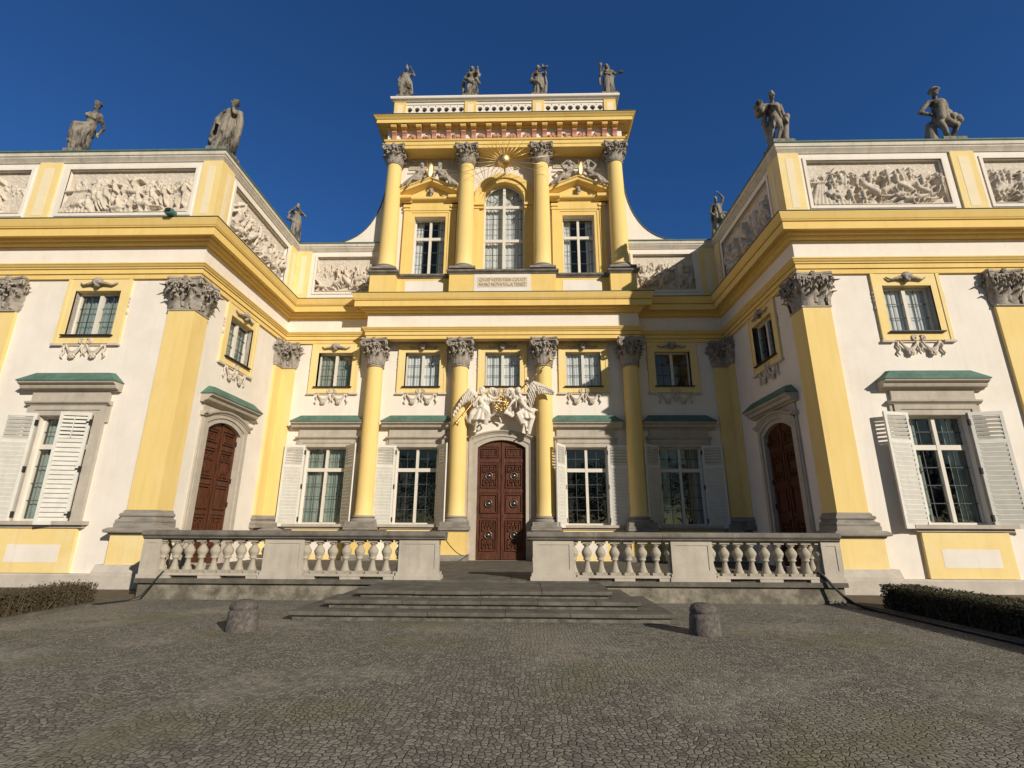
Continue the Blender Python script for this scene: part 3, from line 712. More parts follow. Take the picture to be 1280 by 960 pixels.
# -- small upper window with its yellow surround, shell and swags
mb = MB(); w = .73; B = 1.03
for sd in (-1, 1):
    x0, x1 = sorted((sd * w, sd * B)); mb.box(x0, x1, -.055, 0, 7.02, 9.19)
    x0, x1 = sorted((sd * (B - .10), sd * B)); mb.box(x0, x1, -.075, -.055, 7.02, 9.19)
    x0, x1 = sorted((sd * w, sd * (w + .004))); mb.box(x0, x1, -.05, FR - .05, 7.29, 8.80)
mb.box(-w, w, -.055, 0, 7.02, 7.29); mb.box(-w, w, -.055, 0, 8.80, 9.19)
mb.box(-w, w, -.05, FR - .05, 8.792, 8.80)
mb.mi = 1
for sd in (-1, 1):
    x0, x1 = sorted((sd * .72, sd * 1.07)); mb.box(x0, x1, -.10, 0, 6.95, 7.018)
    for z in (8.55, 8.42, 8.30, 8.05): mb.ball((sd * 1.04, -.03, z), (.035, .04, .07), 6)
UW_S = mb.mesh('upper_window', ['softyellow', 'relief'])
mb = MB(); mb.box(-.80, .80, -.15, FR - .05, 7.255, 7.292); UW_SILL = mb.mesh('sill', 'iron')
mb = MB(); casement(mb, w, 7.292, 8.792, None, .06, .11); UW_F = mb.mesh('casement', 'white')
mb = MB(); casement(mb, w, 7.292, 8.792, None, .06, .11); UW_F2 = mb.mesh('casement', 'sash')
mb = MB(); leads(mb, w, [(7.36, 8.73, 3)], .07); UW_L = mb.mesh('lead_bars', 'leadbar')
UW_G = glass_mesh(w, 7.32, 8.77)
CUR_U = {'blind': curtain_mesh(w, 7.3, 8.79, 'blind'), 'curtain': curtain_mesh(w, 7.3, 8.79, 'curtain', 0, FR + .06), 'dark': None, 'half': curtain_mesh(w, 7.3, 8.79, 'curtain', .3)}
def swag_mesh():
    mb = MB(); y = -.05
    for sd in (-1, 1):
        pts = [(sd * (.06 + .52 * t), y - .02, 6.98 - .30 * 4 * t * (1 - t) * .8) for t in [i / 10 for i in range(11)]]
        for dz, r in ((0, .035), (-.07, .03), (-.13, .02)): mb.tube([(p[0], p[1], p[2] + dz * (1 - abs(i - 5) / 5)) for i, p in enumerate(pts)], r, 6)
        volute(mb, (sd * .12, y - .02, 7.08), (sd, 0, 0), .09, 1.5, .03)
        for k in range(7):
            a = k * 2 * pi / 7; mb.ball((sd * .32 + .075 * math.cos(a), y - .03, 6.62 + .06 * math.sin(a)), .045, 6)
        mb.ball((sd * .32, y - .05, 6.62), .05, 6)
        mb.tube([(sd * .60, y, 6.98), (sd * .66, y, 6.85), (sd * .60, y, 6.74), (sd * .68, y, 6.62), (sd * .62, y, 6.54)], [.03, .035, .03, .035, .015], 6)
        mb.tube([(sd * .04, y, 6.95), (sd * .08, y, 6.82), (sd * .02, y, 6.72), (sd * .07, y, 6.62)], [.03, .035, .03, .012], 6)
    mb.box(-.66, .66, -.045, -.002, 6.955, 6.99)
    return mb.mesh('swag_ornament', 'relief')
SWAG = swag_mesh()
def shell_mesh():
    mb = MB()
    for k in range(9):
        a = pi * (k / 8) - pi / 2
        mb.tube([(0, -.12, 8.92), (.09 * math.sin(a), -.20, 9.02 + .06 * math.cos(a)), (.17 * math.sin(a), -.16, 9.05 + .14 * math.cos(a))], [.03, .045, .03], 6)
    mb.ball((0, -.15, 8.93), (.09, .08, .07), 8)
    for sd in (-1, 1):
        mb.tube([(sd * .05, -.13, 8.94), (sd * .2, -.14, 9.02), (sd * .34, -.12, 8.99), (sd * .46, -.12, 8.96), (sd * .56, -.1, 9.02), (sd * .60, -.09, 9.06)], [.03, .05, .045, .035, .03, .015], 6)
    return mb.mesh('shell_keystone', 'carved')
SHELL = shell_mesh()
def window_up(mw, cur, frame=None):
    o = link('upper_window', UW_S, PAL, mw); link('sill', UW_SILL, o); link('casement', frame or UW_F, o); link('lead_bars', UW_L, o); link('glass', UW_G, o)
    link('swag_ornament', SWAG, o); link('shell_keystone', SHELL, o)
    if CUR_U[cur]: link('curtain', CUR_U[cur], o)
window_up(TR(-WC, YF), 'blind'); window_up(TR(WC, YF), 'curtain', UW_F2)
window_up(TR(-3.38, 0), 'curtain'); window_up(TR(0, 0), 'curtain'); window_up(TR(3.38, 0), 'curtain')
window_up(TR(-7.1, 0), 'blind'); window_up(TR(7.1, 0), 'dark')
MS = {s: TR(s * XI, YF + 2.95, 0, -s * pi / 2) @ TR(s * .35, 0) for s in (-1, 1)}
window_up(MS[-1], 'blind'); window_up(MS[1], 'dark')

# -- panelled oak doors with segmental heads
def arc_z(x, hw=.99, spring=4.74, rise=.31):
    r = (hw * hw + rise * rise) / (2 * rise); return spring + rise - r + math.sqrt(max(r * r - x * x, 0))
def door_leaf(sd):
    mb = MB(); n = 8; xs = [.012 + (.985 - .012) * i / n for i in range(n + 1)]
    def strip(xa, xb, z0, z1f, ya, yb):
        k = 8; X = [xa + (xb - xa) * i / k for i in range(k + 1)]
        poly = [(x, z0) for x in (xa, xb)] + [(x, z1f(x)) for x in X[::-1]]
        poly = [(sd * x, z) for x, z in poly]
        if sd < 0: poly = poly[::-1]
        mb.prism(poly, ya, yb, 'y')
    strip(.012, .985, ZT + .03, lambda x: arc_z(x) - .006, .12, .18)
    # stiles and rails
    strip(.03, .13, ZT + .03, lambda x: arc_z(x) - .01, .085, .12); strip(.86, .985, ZT + .03, lambda x: arc_z(x) - .01, .085, .12)
    for z0, z1 in ((ZT + .03, ZT + .26), (2.02, 2.14), (2.98, 3.10), (4.16, 4.30)): strip(.13, .86, z0, lambda x, z=z1: z, .085, .12)
    strip(.13, .86, 4.80, lambda x: arc_z(x) - .01, .085, .12)
    strip(-.0, .045, ZT + .03, lambda x: arc_z(x) - .012, .055, .085) if sd > 0 else None
    def fret(z0, z1, seg):
        """raised mouldings: a frame inside a frame with broken key-pattern bars"""
        x0, x1 = .17, .82; b = .034
        def bar(a, c, e, f, y=.07): xa, xb = sorted((sd * a, sd * c)); mb.box(xa, xb, y, .12, e, f)
        for (a, c, e, f) in ((x0, x1, z0, z0 + b), (x0, x1, z1 - b, z1), (x0, x0 + b, z0 + b, z1 - b), (x1 - b, x1, z0 + b, z1 - b)): bar(a, c, e, f)
        xm = (x0 + x1) / 2; zm = (z0 + z1) / 2; g = .085
        if seg:
            for q in (1, -1):
                zz = lambda d: zm + q * d
                hh = (z1 - z0) / 2 - g
                def hb(a, c, d): e, f = sorted((zz(d), zz(d) - q * b)); bar(a, c, e, f, .075)
                def vb(a, d0, d1): e, f = sorted((zz(d0), zz(d1))); bar(a, a + b, e, f, .075)
                hb(x0 + g, xm - .05, hh); hb(xm + .05, x1 - g, hh); vb(x0 + g, hh, .15); vb(x1 - g - b, hh, .15); hb(x0 + g, x0 + .2, .17); hb(x1 - .2, x1 - g, .17)
                vb(xm - .07, hh, hh - .12); vb(xm + .045, hh, hh - .12); hb(xm - .16, xm + .16, hh - .14) ; vb(xm - .013, hh - .14, .16)
                vb(x0 + .2, hh - .1, hh - .24); vb(x1 - .2 - b, hh - .1, hh - .24)
    fret(ZT + .34, 1.95, True); fret(2.20, 2.92, False); fret(3.17, 4.10, True); fret(4.36, 4.74, False)
    for (a, c, e, f) in ((.25, .74, 4.44, 4.466), (.25, .276, 4.466, 4.66), (.714, .74, 4.466, 4.66), (.36, .62, 4.62, 4.646), (.36, .386, 4.52, 4.62), (.48, .506, 4.466, 4.56), (.6, .626, 4.52, 4.62)):
        xa, xb = sorted((sd * a, sd * c)); mb.box(xa, xb, .09, .12, e, f)
    return mb.mesh('door_leaf', 'brown')
mb = MB(); mb.ball((0, 0, 0), (.075, .05, .075), 12); mb.ball((0, -.05, 0), .03, 8); mb.box(-.14, .14, .0, .012, -.02, .02)
mb.tube([(.135 * math.cos(a), .008, .135 * math.sin(a)) for a in [2 * pi * i / 24 for i in range(25)]], .02, 6); BOSS = mb.mesh('door_boss', 'silver')
DL = {s: door_leaf(s) for s in (-1, 1)}
mb = MB()
for sd in (-1, 1):
    for z in (.9, 2.3, 3.1, 4.4): x0, x1 = sorted((sd * .93, sd * 1.02)); mb.box(x0, x1, .045, .10, z, z + .16)
DH = mb.mesh('door_hinge', 'iron')
def door_surround(hood):
    mb = MB(); n = 16
    def ring(w0, w1, zsp, rise0, rise1, y0, y1):
        """jambs and segmental arch band between inner half width w0 and outer w1"""
        xi = [-w0 + 2 * w0 * i / n for i in range(n + 1)]; xo = [-w1 + 2 * w1 * i / n for i in range(n + 1)]
        pi_ = [(-w0, ZT)] + [(x, arc_z(x, w0, zsp, rise0)) for x in xi] + [(w0, ZT)]
        po = [(-w1, ZT)] + [(x, arc_z(x, w1, zsp + rise1, rise0)) for x in xo] + [(w1, ZT)]
        vs = [(x, y0, z) for x, z in pi_] + [(x, y0, z) for x, z in po] + [(x, y1, z) for x, z in pi_] + [(x, y1, z) for x, z in po]; m = len(pi_)
        fs = []
        for i in range(m - 1):
            fs += [(i, i + 1, m + i + 1, m + i), (2 * m + i, 3 * m + i, 3 * m + i + 1, 2 * m + i + 1), (i, 2 * m + i, 2 * m + i + 1, i + 1), (m + i, m + i + 1, 3 * m + i + 1, 3 * m + i)]
        mb.add(vs, fs, False)
    ring(.965, 1.12, 4.74, .31, .14, -.06, .14)
    ring(1.12, 1.30, 4.88, .31, .12, -.10, .06)
    # spandrel backing inside the wall opening
    mb.box(-1.02, -.9, .13, .25, 4.6, 5.1) ; mb.box(.9, 1.02, .13, .25, 4.6, 5.1)
    # crowning moulding: short level ends and an arched middle
    for sd in (-1, 1):
        x0, x1 = sorted((sd * 1.16, sd * 1.44)); mb.prism([(0, 5.06), (-.12, 5.06), (-.15, 5.10), (-.20, 5.13), (-.21, 5.18), (0, 5.20)], x0, x1, 'x')
    k = 20; pts = [(-1.30 + 2.6 * i / k) for i in range(k + 1)]
    prof = [(-.12, -.13), (-.14, -.09), (-.19, -.05), (-.20, 0), (0, .01), (0, -.13)]
    vs = []; fs = []
    for x in pts:
        z = arc_z(x, 1.30, 5.13, .30)
        vs += [(x, y, z + dz) for y, dz in prof]
    for i in range(k):
        for j in range(6): fs.append((i * 6 + j, i * 6 + (j + 1) % 6, (i + 1) * 6 + (j + 1) % 6, (i + 1) * 6 + j))
    mb.add(vs, fs, False)
    mb.box(-1.44, -1.14, -.07, 0, ZT, 5.06) if not hood else mb.box(-1.36, -1.30, -.07, 0, ZT, 5.06)
    mb.box(1.14, 1.44, -.07, 0, ZT, 5.06) if not hood else mb.box(1.30, 1.36, -.07, 0, ZT, 5.06)
    if hood:
        mb.box(-1.36, 1.36, -.05, 0, 5.19, 5.50)
        mb.prism(hd, -1.56, 1.56, 'x')
    return mb.mesh('door', 'trim')
DS = {h: door_surround(h) for h in (0, 1)}
mb = MB(); xa, xb = 1.6, 1.24
mb.add([(-xa, -.42, 5.735), (xa, -.42, 5.735), (xb, -.20, 6.03), (-xb, -.20, 6.03), (-xa, 0, 5.735), (xa, 0, 5.735), (xb, 0, 6.07), (-xb, 0, 6.07), (-xa, -.42, 5.765), (xa, -.42, 5.765)],
       [(0, 1, 9, 8), (8, 9, 2, 3), (3, 2, 6, 7), (1, 5, 6, 2), (1, 2, 9), (4, 0, 3, 7), (0, 8, 3), (0, 4, 5, 1)], False)
DC = mb.mesh('hood_copper', 'copper')
def door(mw, hood):
    o = link('door', DS[hood], PAL, mw)
    for s in (-1, 1):
        link('door_leaf', DL[s], o)
        for z in (1.38, 2.56, 3.63):
            if not hood: link('door_boss', BOSS, o, TR(s * .495, .075, z))
    link('door_hinge', DH, o)
    if hood: link('hood_copper', DC, o)
door(TR(0, 0), 0); door(MS[-1], 1); door(MS[1], 1)

# ------------------------------------------------------------------ middle storey
pp = [(-5.65, .5), (-5.65, -.92), (-4.55, -.92), (-4.55, -.55), (-2.26, -.55), (-2.26, -.92), (2.26, -.92), (2.26, -.55), (4.55, -.55), (4.55, -.92), (5.65, -.92), (5.65, .5)]
MB().sweep(pp, [(-.6, 11.0), (0, 11.0), (0, 12.0), (-.6, 12.0)]).build('upper_pedestal_course', 'yellow', PAL)
MB().sweep(pp, [(-.6, 11.998), (.03, 11.998), (.05, 12.04), (.10, 12.08), (.12, 12.10), (.12, 12.17), (-.6, 12.24)]).build('upper_ledge', 'rail', PAL)
for s in (-1, 1): MB().box(s * 3.4 - .82, s * 3.4 + .82, -.558, -.54, 11.30, 11.88).build('cream_inset', 'cream', PAL)
mb = MB(); mb.box(-1.2, 1.2, -.93, -.915, 11.10, 11.985); mb.mi = 1
mb.box(-1.05, 1.05, -.938, -.925, 11.38, 11.84)
plq = mb.build('inscription_plaque', ['cream', 'relief'], PAL)
def text(body, x, y, z, size, matk, name, parent, ext=.008):
    cu = bpy.data.curves.new('t', 'FONT'); cu.body = body; cu.size = size; cu.align_x = 'CENTER'; cu.align_y = 'CENTER'; cu.extrude = ext
    o = bpy.data.objects.new('t', cu); COL.objects.link(o); dg = bpy.context.evaluated_depsgraph_get()
    me = bpy.data.meshes.new_from_object(o.evaluated_get(dg)); bpy.data.objects.remove(o)
    me.materials.clear(); me.materials.append(M[matk]); me.transform(Matrix.Rotation(pi / 2, 4, 'X')); w = max(v.co.x for v in me.vertices) - min(v.co.x for v in me.vertices)
    return link(name, me, parent, Matrix.Translation((x, y, z))), w
a, wa = text('QVOD VETVS VRBS COLVIT', 0, -.945, 11.715, .19, 'gold', 'lettering', plq)
b, wb = text('NVNC NOVA VILLA TENET', 0, -.945, 11.50, .21, 'gold', 'lettering', plq)
for o, w in ((a, wa), (b, wb)): o.scale = (min(1.25, 1.95 / w), 1, 1)

# side windows of the middle storey
mb = MB(); w = .72
for sd in (-1, 1):
    for a, b, y in ((w, .93, -.06), (.97, 1.20, -.12)):
        x0, x1 = sorted((sd * a, sd * b)); mb.box(x0, x1, y, 0, 12.2, 15.62 if a == w else 15.92)
    x0, x1 = sorted((sd * .85, sd * .97)); mb.box(x0, x1, -.085, 0, 12.2, 15.72)
    x0, x1 = sorted((sd * .93, sd * 1.24)); mb.box(x0, x1, -.15, 0, 15.70, 15.78); mb.box(x0, x1, -.17, 0, 15.86, 16.0)
mb.box(-w, w, -.06, 0, 15.42, 15.62); mb.box(-.85, .85, -.085, 0, 15.62, 15.72)
mb.box(-.95, .95, -.11, 0, 15.72, 16.10)
mb.prism([(0, 16.10), (-.12, 16.10), (-.15, 16.16), (-.28, 16.20), (-.30, 16.24), (-.30, 16.32), (0, 16.34)], -1.35, 1.35, 'x')
for sd in (-1, 1):
    x0, x1 = sorted((sd * .85, sd * 1.42)); mb.prism([(0, 16.10), (-.22, 16.10), (-.25, 16.16), (-.40, 16.20), (-.42, 16.24), (-.42, 16.34), (0, 16.36)], x0, x1, 'x')
    # raking cornice
    pr = [(-.08, 0), (-.2, .03), (-.42, .10), (-.44, .20), (-.50, .24), (-.50, .28), (0, .30), (0, 0)]; vs = []
    for x, z in ((0, 16.98), (1.56, 16.31)): vs += [(sd * x, y, z + dz) for y, dz in pr]
    n = len(pr); fs = [(j, (j + 1) % n, n + (j + 1) % n, n + j) for j in range(n)] + [tuple(range(n)), tuple(range(2 * n - 1, n - 1, -1))]
    if sd < 0: fs = [f[::-1] for f in fs]
    mb.add(vs, fs, False)
mb.prism([(-1.4, 16.34), (1.4, 16.34), (0, 16.98)], -.10, 0, 'y')
TS_S = mb.mesh('pedimented_window', 'yellow')
mb = MB(); casement(mb, w, 12.3, 15.42, 14.42, .06, .11); TS_F = mb.mesh('casement', 'white')
mb = MB(); leads(mb, w, [(12.5, 14.35, 3), (14.49, 15.35, 2)]); TS_L = mb.mesh('lead_bars', 'leadbar')
TS_G = glass_mesh(w, 12.32, 15.40); TS_C = curtain_mesh(w, 12.3, 15.42, 'curtain', .5)
mb = MB()
mb.ball((0, -.24, 16.66), (.10, .10, .13), 10); mb.ball((0, -.34, 16.65), (.03, .03, .05), 6); mb.ball((0, -.22, 16.76), (.12, .09, .07), 8)
mb.ball((0, -.2, 16.48), (.06, .06, .12), 8)
for sd in (-1, 1): mb.ball((sd * .1, -.2, 16.62), (.045, .06, .09), 6)
TS_K = mb.mesh('pediment_mask', 'carved')
for x in (-3.4, 3.4):
    o = link('pedimented_window', TS_S, PAL, TR(x, 0)); link('casement', TS_F, o, TR(0, .1)); link('lead_bars', TS_L, o, TR(0, .1)); link('glass', TS_G, o, TR(0, .1)); link('curtain', TS_C, o, TR(0, .1)); link('pediment_mask', TS_K, o)
# arched middle window
ZS = 16.32
def arch(w, z0, n=24): return [(-w, z0)] + [(-w * math.cos(pi * i / n), ZS + w * math.sin(pi * i / n)) for i in range(n + 1)] + [(w, z0)]
def arch_band(mb, w0, w1, z0, y0, y1):
    a, b = arch(w0, z0), arch(w1, z0); m = len(a)
    vs = [(x, y0, z) for x, z in a] + [(x, y0, z) for x, z in b] + [(x, y1, z) for x, z in a] + [(x, y1, z) for x, z in b]; fs = []
    for i in range(m - 1): fs += [(i, i + 1, m + i + 1, m + i), (2 * m + i, 3 * m + i, 3 * m + i + 1, 2 * m + i + 1), (i, 2 * m + i, 2 * m + i + 1, i + 1), (m + i, m + i + 1, 3 * m + i + 1, 3 * m + i)]
    mb.add(vs, fs, False)
mb = MB(); arch_band(mb, .94, 1.14, 12.2, -.05, .33); arch_band(mb, 1.14, 1.38, 12.2, -.13, .0)
for sd in (-1, 1): x0, x1 = sorted((sd * .93, sd * 1.42)); mb.box(x0, x1, -.17, .2, 15.78, 15.85); mb.box(x0, x1, -.21, .2, 15.93, 16.05)
# corners of the square wall opening behind the arch
a = arch(.94, 15.9); n = len(a)
for sd in (-1, 1):
    pts = [(sd * 1.02, ZS), (sd * 1.02, 17.4), (0, 17.4)] + [(sd * .94 * math.sin(pi / 2 * i / 8), ZS + .94 * math.cos(pi / 2 * i / 8)) for i in range(9)]
    if sd < 0: pts = pts[::-1]
    mb.prism(pts, .10, .32, 'y')
AW = mb.build('arched_window', 'yellow', PAL)
mb = MB(); FRs = FR; y0, y1 = .26, .33
arch_band(mb, .86, .945, 12.2, y0, y1)
mb.box(-.065, .065, y0 - .03, y1, 12.2, ZS + .87)
for z in (14.30, 16.08):
    for sd in (-1, 1): x0, x1 = sorted((sd * .065, sd * .87)); mb.box(x0, x1, y0 - .02, y1, z - .07, z + .07)
mb.build('casement', 'white', AW)
mb = MB(); y = .285
for sd in (-1, 1):
    for (z0, z1, rows) in ((12.3, 14.23, 3), (14.37, 16.01, 3)):
        for k in (1, 2): x = sd * (.065 + .8 * k / 3); mb.box(x - .007, x + .007, y - .008, y + .008, z0, z1)
        for k in range(1, rows): z = z0 + (z1 - z0) * k / rows; x0, x1 = sorted((sd * .065, sd * .86)); mb.box(x0, x1, y - .016, y, z - .01, z + .01)
    mb.tube([(sd * .42 * math.sin(t), y, ZS - .1 + .42 * math.cos(t)) for t in [pi / 2 * i / 10 for i in range(11)]], .014, 4)
    for t in (.35, .85, 1.3): mb.tube([(sd * .42 * math.sin(t), y, ZS - .1 + .42 * math.cos(t)), (sd * .9 * math.sin(t), y, ZS - .05 + .88 * math.cos(t))], .014, 4)
mb.build('lead_bars', 'leadbar', AW)
mb = MB(); pts = arch(.9, 12.2); mb.add([(x, .30, z) for x, z in pts], [tuple(range(len(pts)))]); mb.build('glass', 'glass', AW)
o = link('curtain', curtain_mesh(.95, 12.2, 17.3, 'curtain', 0, .52), AW)

# carved tablets beside the capitals
for s in (-1, 1):
    mb = MB(); x = s * 3.42; mb.box(x - 1.12, x + 1.12, -.05, 0, 18.0, 18.56); mb.mi = 1; mb.box(x - 1.06, x + 1.06, -.058, -.04, 18.06, 18.50)
    mb.mi = 0; mb.box(x - 1.18, x + 1.18, -.04, 0, 17.80, 17.86)
    for k in range(12):
        xx = x - .96 + k * .175
        volute(mb, (xx, -.065, 18.28 + (.07 if k % 2 else -.05)), (1 if k % 2 else -1, 0, 0), .085, 1.3, .018)
    mb.build('carved_tablet', ['relief', 'trim'], PAL)

# upper entablature
tp = [(-5.5, 5), (-5.5, -.78), (5.5, -.78), (5.5, 5)]
MB().sweep(tp, [(-.9, 18.58), (0, 18.58), (0, 18.74), (.03, 18.75), (.03, 18.93), (.07, 18.94), (.10, 19.02), (-.9, 19.04)]).build('upper_architrave', 'yellow', PAL)
MB().sweep(tp, [(-.5, 19.038), (-.04, 19.038), (-.04, 19.64), (-.5, 19.64)]).build('upper_frieze', 'cream', PAL)
MB().sweep(tp, [(-.5, 19.638), (.0, 19.638), (.03, 19.68), (.08, 19.70), (.08, 19.735), (.36, 19.735), (.36, 19.68), (.40, 19.68), (.40, 19.86), (.43, 19.87), (.48, 19.94), (.54, 20.00), (.54, 20.03), (-.5, 20.05)]).build('upper_cornice', 'yellow', PAL)
MB().sweep(tp, [(-.5, 20.052), (.57, 20.032), (.57, 20.055), (-.5, 20.10)]).build('upper_flashing', 'lead', PAL)
cons = [0, .70, 1.41, 1.89, 2.58, 3.27, 3.96, 4.65, 5.13]; cons = sorted({s * x for x in cons for s in (-1, 1)})
mb = MB()
mb.prism([(-.04, .0), (-.10, .0), (-.13, .05), (-.10, .10), (-.10, .20), (-.14, .28), (-.20, .34), (-.21, .40), (-.17, .44), (-.04, .44)], -.10, .10, 'x')
CON = mb.mesh('console', 'pink')
mb = MB(); mb.box(-.13, .13, -.33, -.03, .57, .70); mb.box(-.12, .12, -.31, -.03, .53, .57); MOD = mb.mesh('modillion', 'yellow')
for x in cons:
    c = link('console', CON, PAL, TR(x, -.78 + .04 - .0, 19.03)); link('modillion', MOD, c, TR(0, -.04, -.02))
def trophy(x, k):
    mb = MB(); r = random.Random(k)
    for i in range(9):
        a = r.uniform(0, 2 * pi); mb.ball((x + r.uniform(-.16, .16), -.76, 19.20 + r.uniform(-.1, .13)), (r.uniform(.05, .1), .06, r.uniform(.04, .09)), 7, Matrix.Rotation(a, 3, 'Y'))
    for i in range(3):
        a = r.uniform(-1, 1); mb.tube([(x - .2 * math.cos(a), -.79, 19.2 - .15 * math.sin(a)), (x + .2 * math.cos(a), -.79, 19.2 + .15 * math.sin(a))], .02, 5)
    mb.build('trophy_relief', 'pink', PAL)
for i in range(len(cons) - 1):
    if cons[i + 1] - cons[i] > .55: trophy((cons[i] + cons[i + 1]) / 2, i)
# side returns
for s in (-1, 1):
    for y in (-.2, .5, 1.2):
        c = link('console', CON, PAL, TR(s * 5.46, y, 19.03, s * pi / 2)); link('modillion', MOD, c, TR(0, -.04, -.02))

# pierced parapet of the middle storey
def pierced(x0, x1, z0, z1, y, th=.10):
    cu = bpy.data.curves.new('c', 'CURVE'); cu.dimensions = '2D'; cu.fill_mode = 'BOTH'; cu.extrude = th / 2
    def poly(pts):
        sp = cu.splines.new('POLY'); sp.points.add(len(pts) - 1); sp.use_cyclic_u = True
        for p, q in zip(sp.points, pts): p.co = (q[0], q[1], 0, 1)
    poly([(x0, z0), (x1, z0), (x1, z1), (x0, z1)])
    n = 8; st = (x1 - x0) / n; h = z1 - z0
    for i in range(n):
        c = x0 + st * (i + .5); zc = z0 + h * .56; r = min(st * .35, h * .26)
        pts = [(c + r * math.cos(a), zc + r * math.sin(a)) for a in [-pi / 2 + .5 + (2 * pi - 1.0) * k / 16 for k in range(17)]]
        pts += [(c - r * .32, zc - r * 1.25), (c + r * .32, zc - r * 1.25)]
        poly(pts)
        if i:
            b = x0 + st * i; rr = st * .33; zb = z0 + h * .05
            poly([(b + rr * math.cos(a), zb + rr * 1.05 * math.sin(a)) for a in [pi * k / 10 for k in range(11)]])
            poly([(b + .035 * math.cos(a), z1 - .09 + .035 * math.sin(a)) for a in [2 * pi * k / 8 for k in range(8)]])
    o = bpy.data.objects.new('c', cu); COL.objects.link(o); dg = bpy.context.evaluated_depsgraph_get()
    me = bpy.data.meshes.new_from_object(o.evaluated_get(dg)); bpy.data.objects.remove(o)
    me.materials.clear(); me.materials.append(M['cream']); me.transform(Matrix.Rotation(pi / 2, 4, 'X'))
    return link('pierced_parapet', me, PAL, Matrix.Translation((0, y, 0)))
piers = [(-5.28, -4.72), (-1.90, -1.34), (1.34, 1.90), (4.72, 5.28)]
for a, b in zip(piers, piers[1:]): pierced(a[1], b[0], 20.56, 21.17, -.62)
for a, b in zip(piers, piers[1:]):
    mb = MB(); mb.box(a[1], b[0], -.70, -.52, 21.17, 21.30); mb.build('parapet_rail', 'cream', PAL)
    mb = MB(); mb.box(a[1], b[0], -.68, -.5, 20.04, 20.56); mb.build('parapet_base', 'cream', PAL)
for a, b in piers:
    mb = MB(); mb.box(a, b, -.74, -.2, 20.04, 21.30); mb.mi = 1; mb.box(a + .14, b - .14, -.745, -.73, 20.62, 21.14); mb.build('parapet_pier', ['yellow', 'paleyellow'], PAL)
mb = MB(); mb.sweep([(-5.28, 4), (-5.28, -.72), (5.28, -.72), (5.28, 4)], [(-.6, 21.30), (.04, 21.30), (.08, 21.34), (.16, 21.38), (.18, 21.44), (.18, 21.50), (-.6, 21.54)]); mb.build('parapet_coping', 'cream', PAL)
for s in (-1, 1): x0, x1 = sorted((s * 5.2, s * 5.0)); MB().box(x0, x1, -.2, 5, 19.9, 21.3).build('parapet_return', 'cream', PAL)
for bx in ((-5.4, 5.4, .55, 7, 19.5, 21.2), (-XE, -XI - .5, YF + .5, 8, 10.5, 13.6), (XI + .5, XE, YF + .5, 8, 10.5, 13.6), (-XI - .45, XI + .45, 7.1, 8, .2, 13.5), (-XI - .45, -5.6, .5, 7, 10.5, 13.55), (5.6, XI + .45, .5, 7, 10.5, 13.55)):
    MB().box(*bx).build('roof', 'lead', PAL)

# gilded sun over the arched window
mb = MB(); c = Vector((.03, -1.02, 17.62)); mb.ball(c, .31, 28); SUN = mb.build('gilded_sun', 'gold', PAL)
rr = random.Random(3)
MB().tube([(.03, -.75, 17.62), (.03, -.05, 17.62)], .04, 8).build('bracket', 'iron', SUN)
for k in range(28):
    a = 2 * pi * k / 28 + rr.uniform(-.05, .05)
    side = abs(math.cos(a)); L = .75 + 1.55 * side ** 2 * (1 if k % 2 else .72) + rr.uniform(-.05, .15)
    if math.sin(a) > .3: L = 1.0 + rr.uniform(0, .25)
    if math.sin(a) < -.45: L = .42 + rr.uniform(0, .2)
    d = Vector((math.cos(a), .10, math.sin(a)))
    MB().tube([c + d * .28, c + d * (.3 + L * .5), c + d * (.3 + L)], [.008, .012, .004], 5).build('sun_ray', 'gold', SUN)

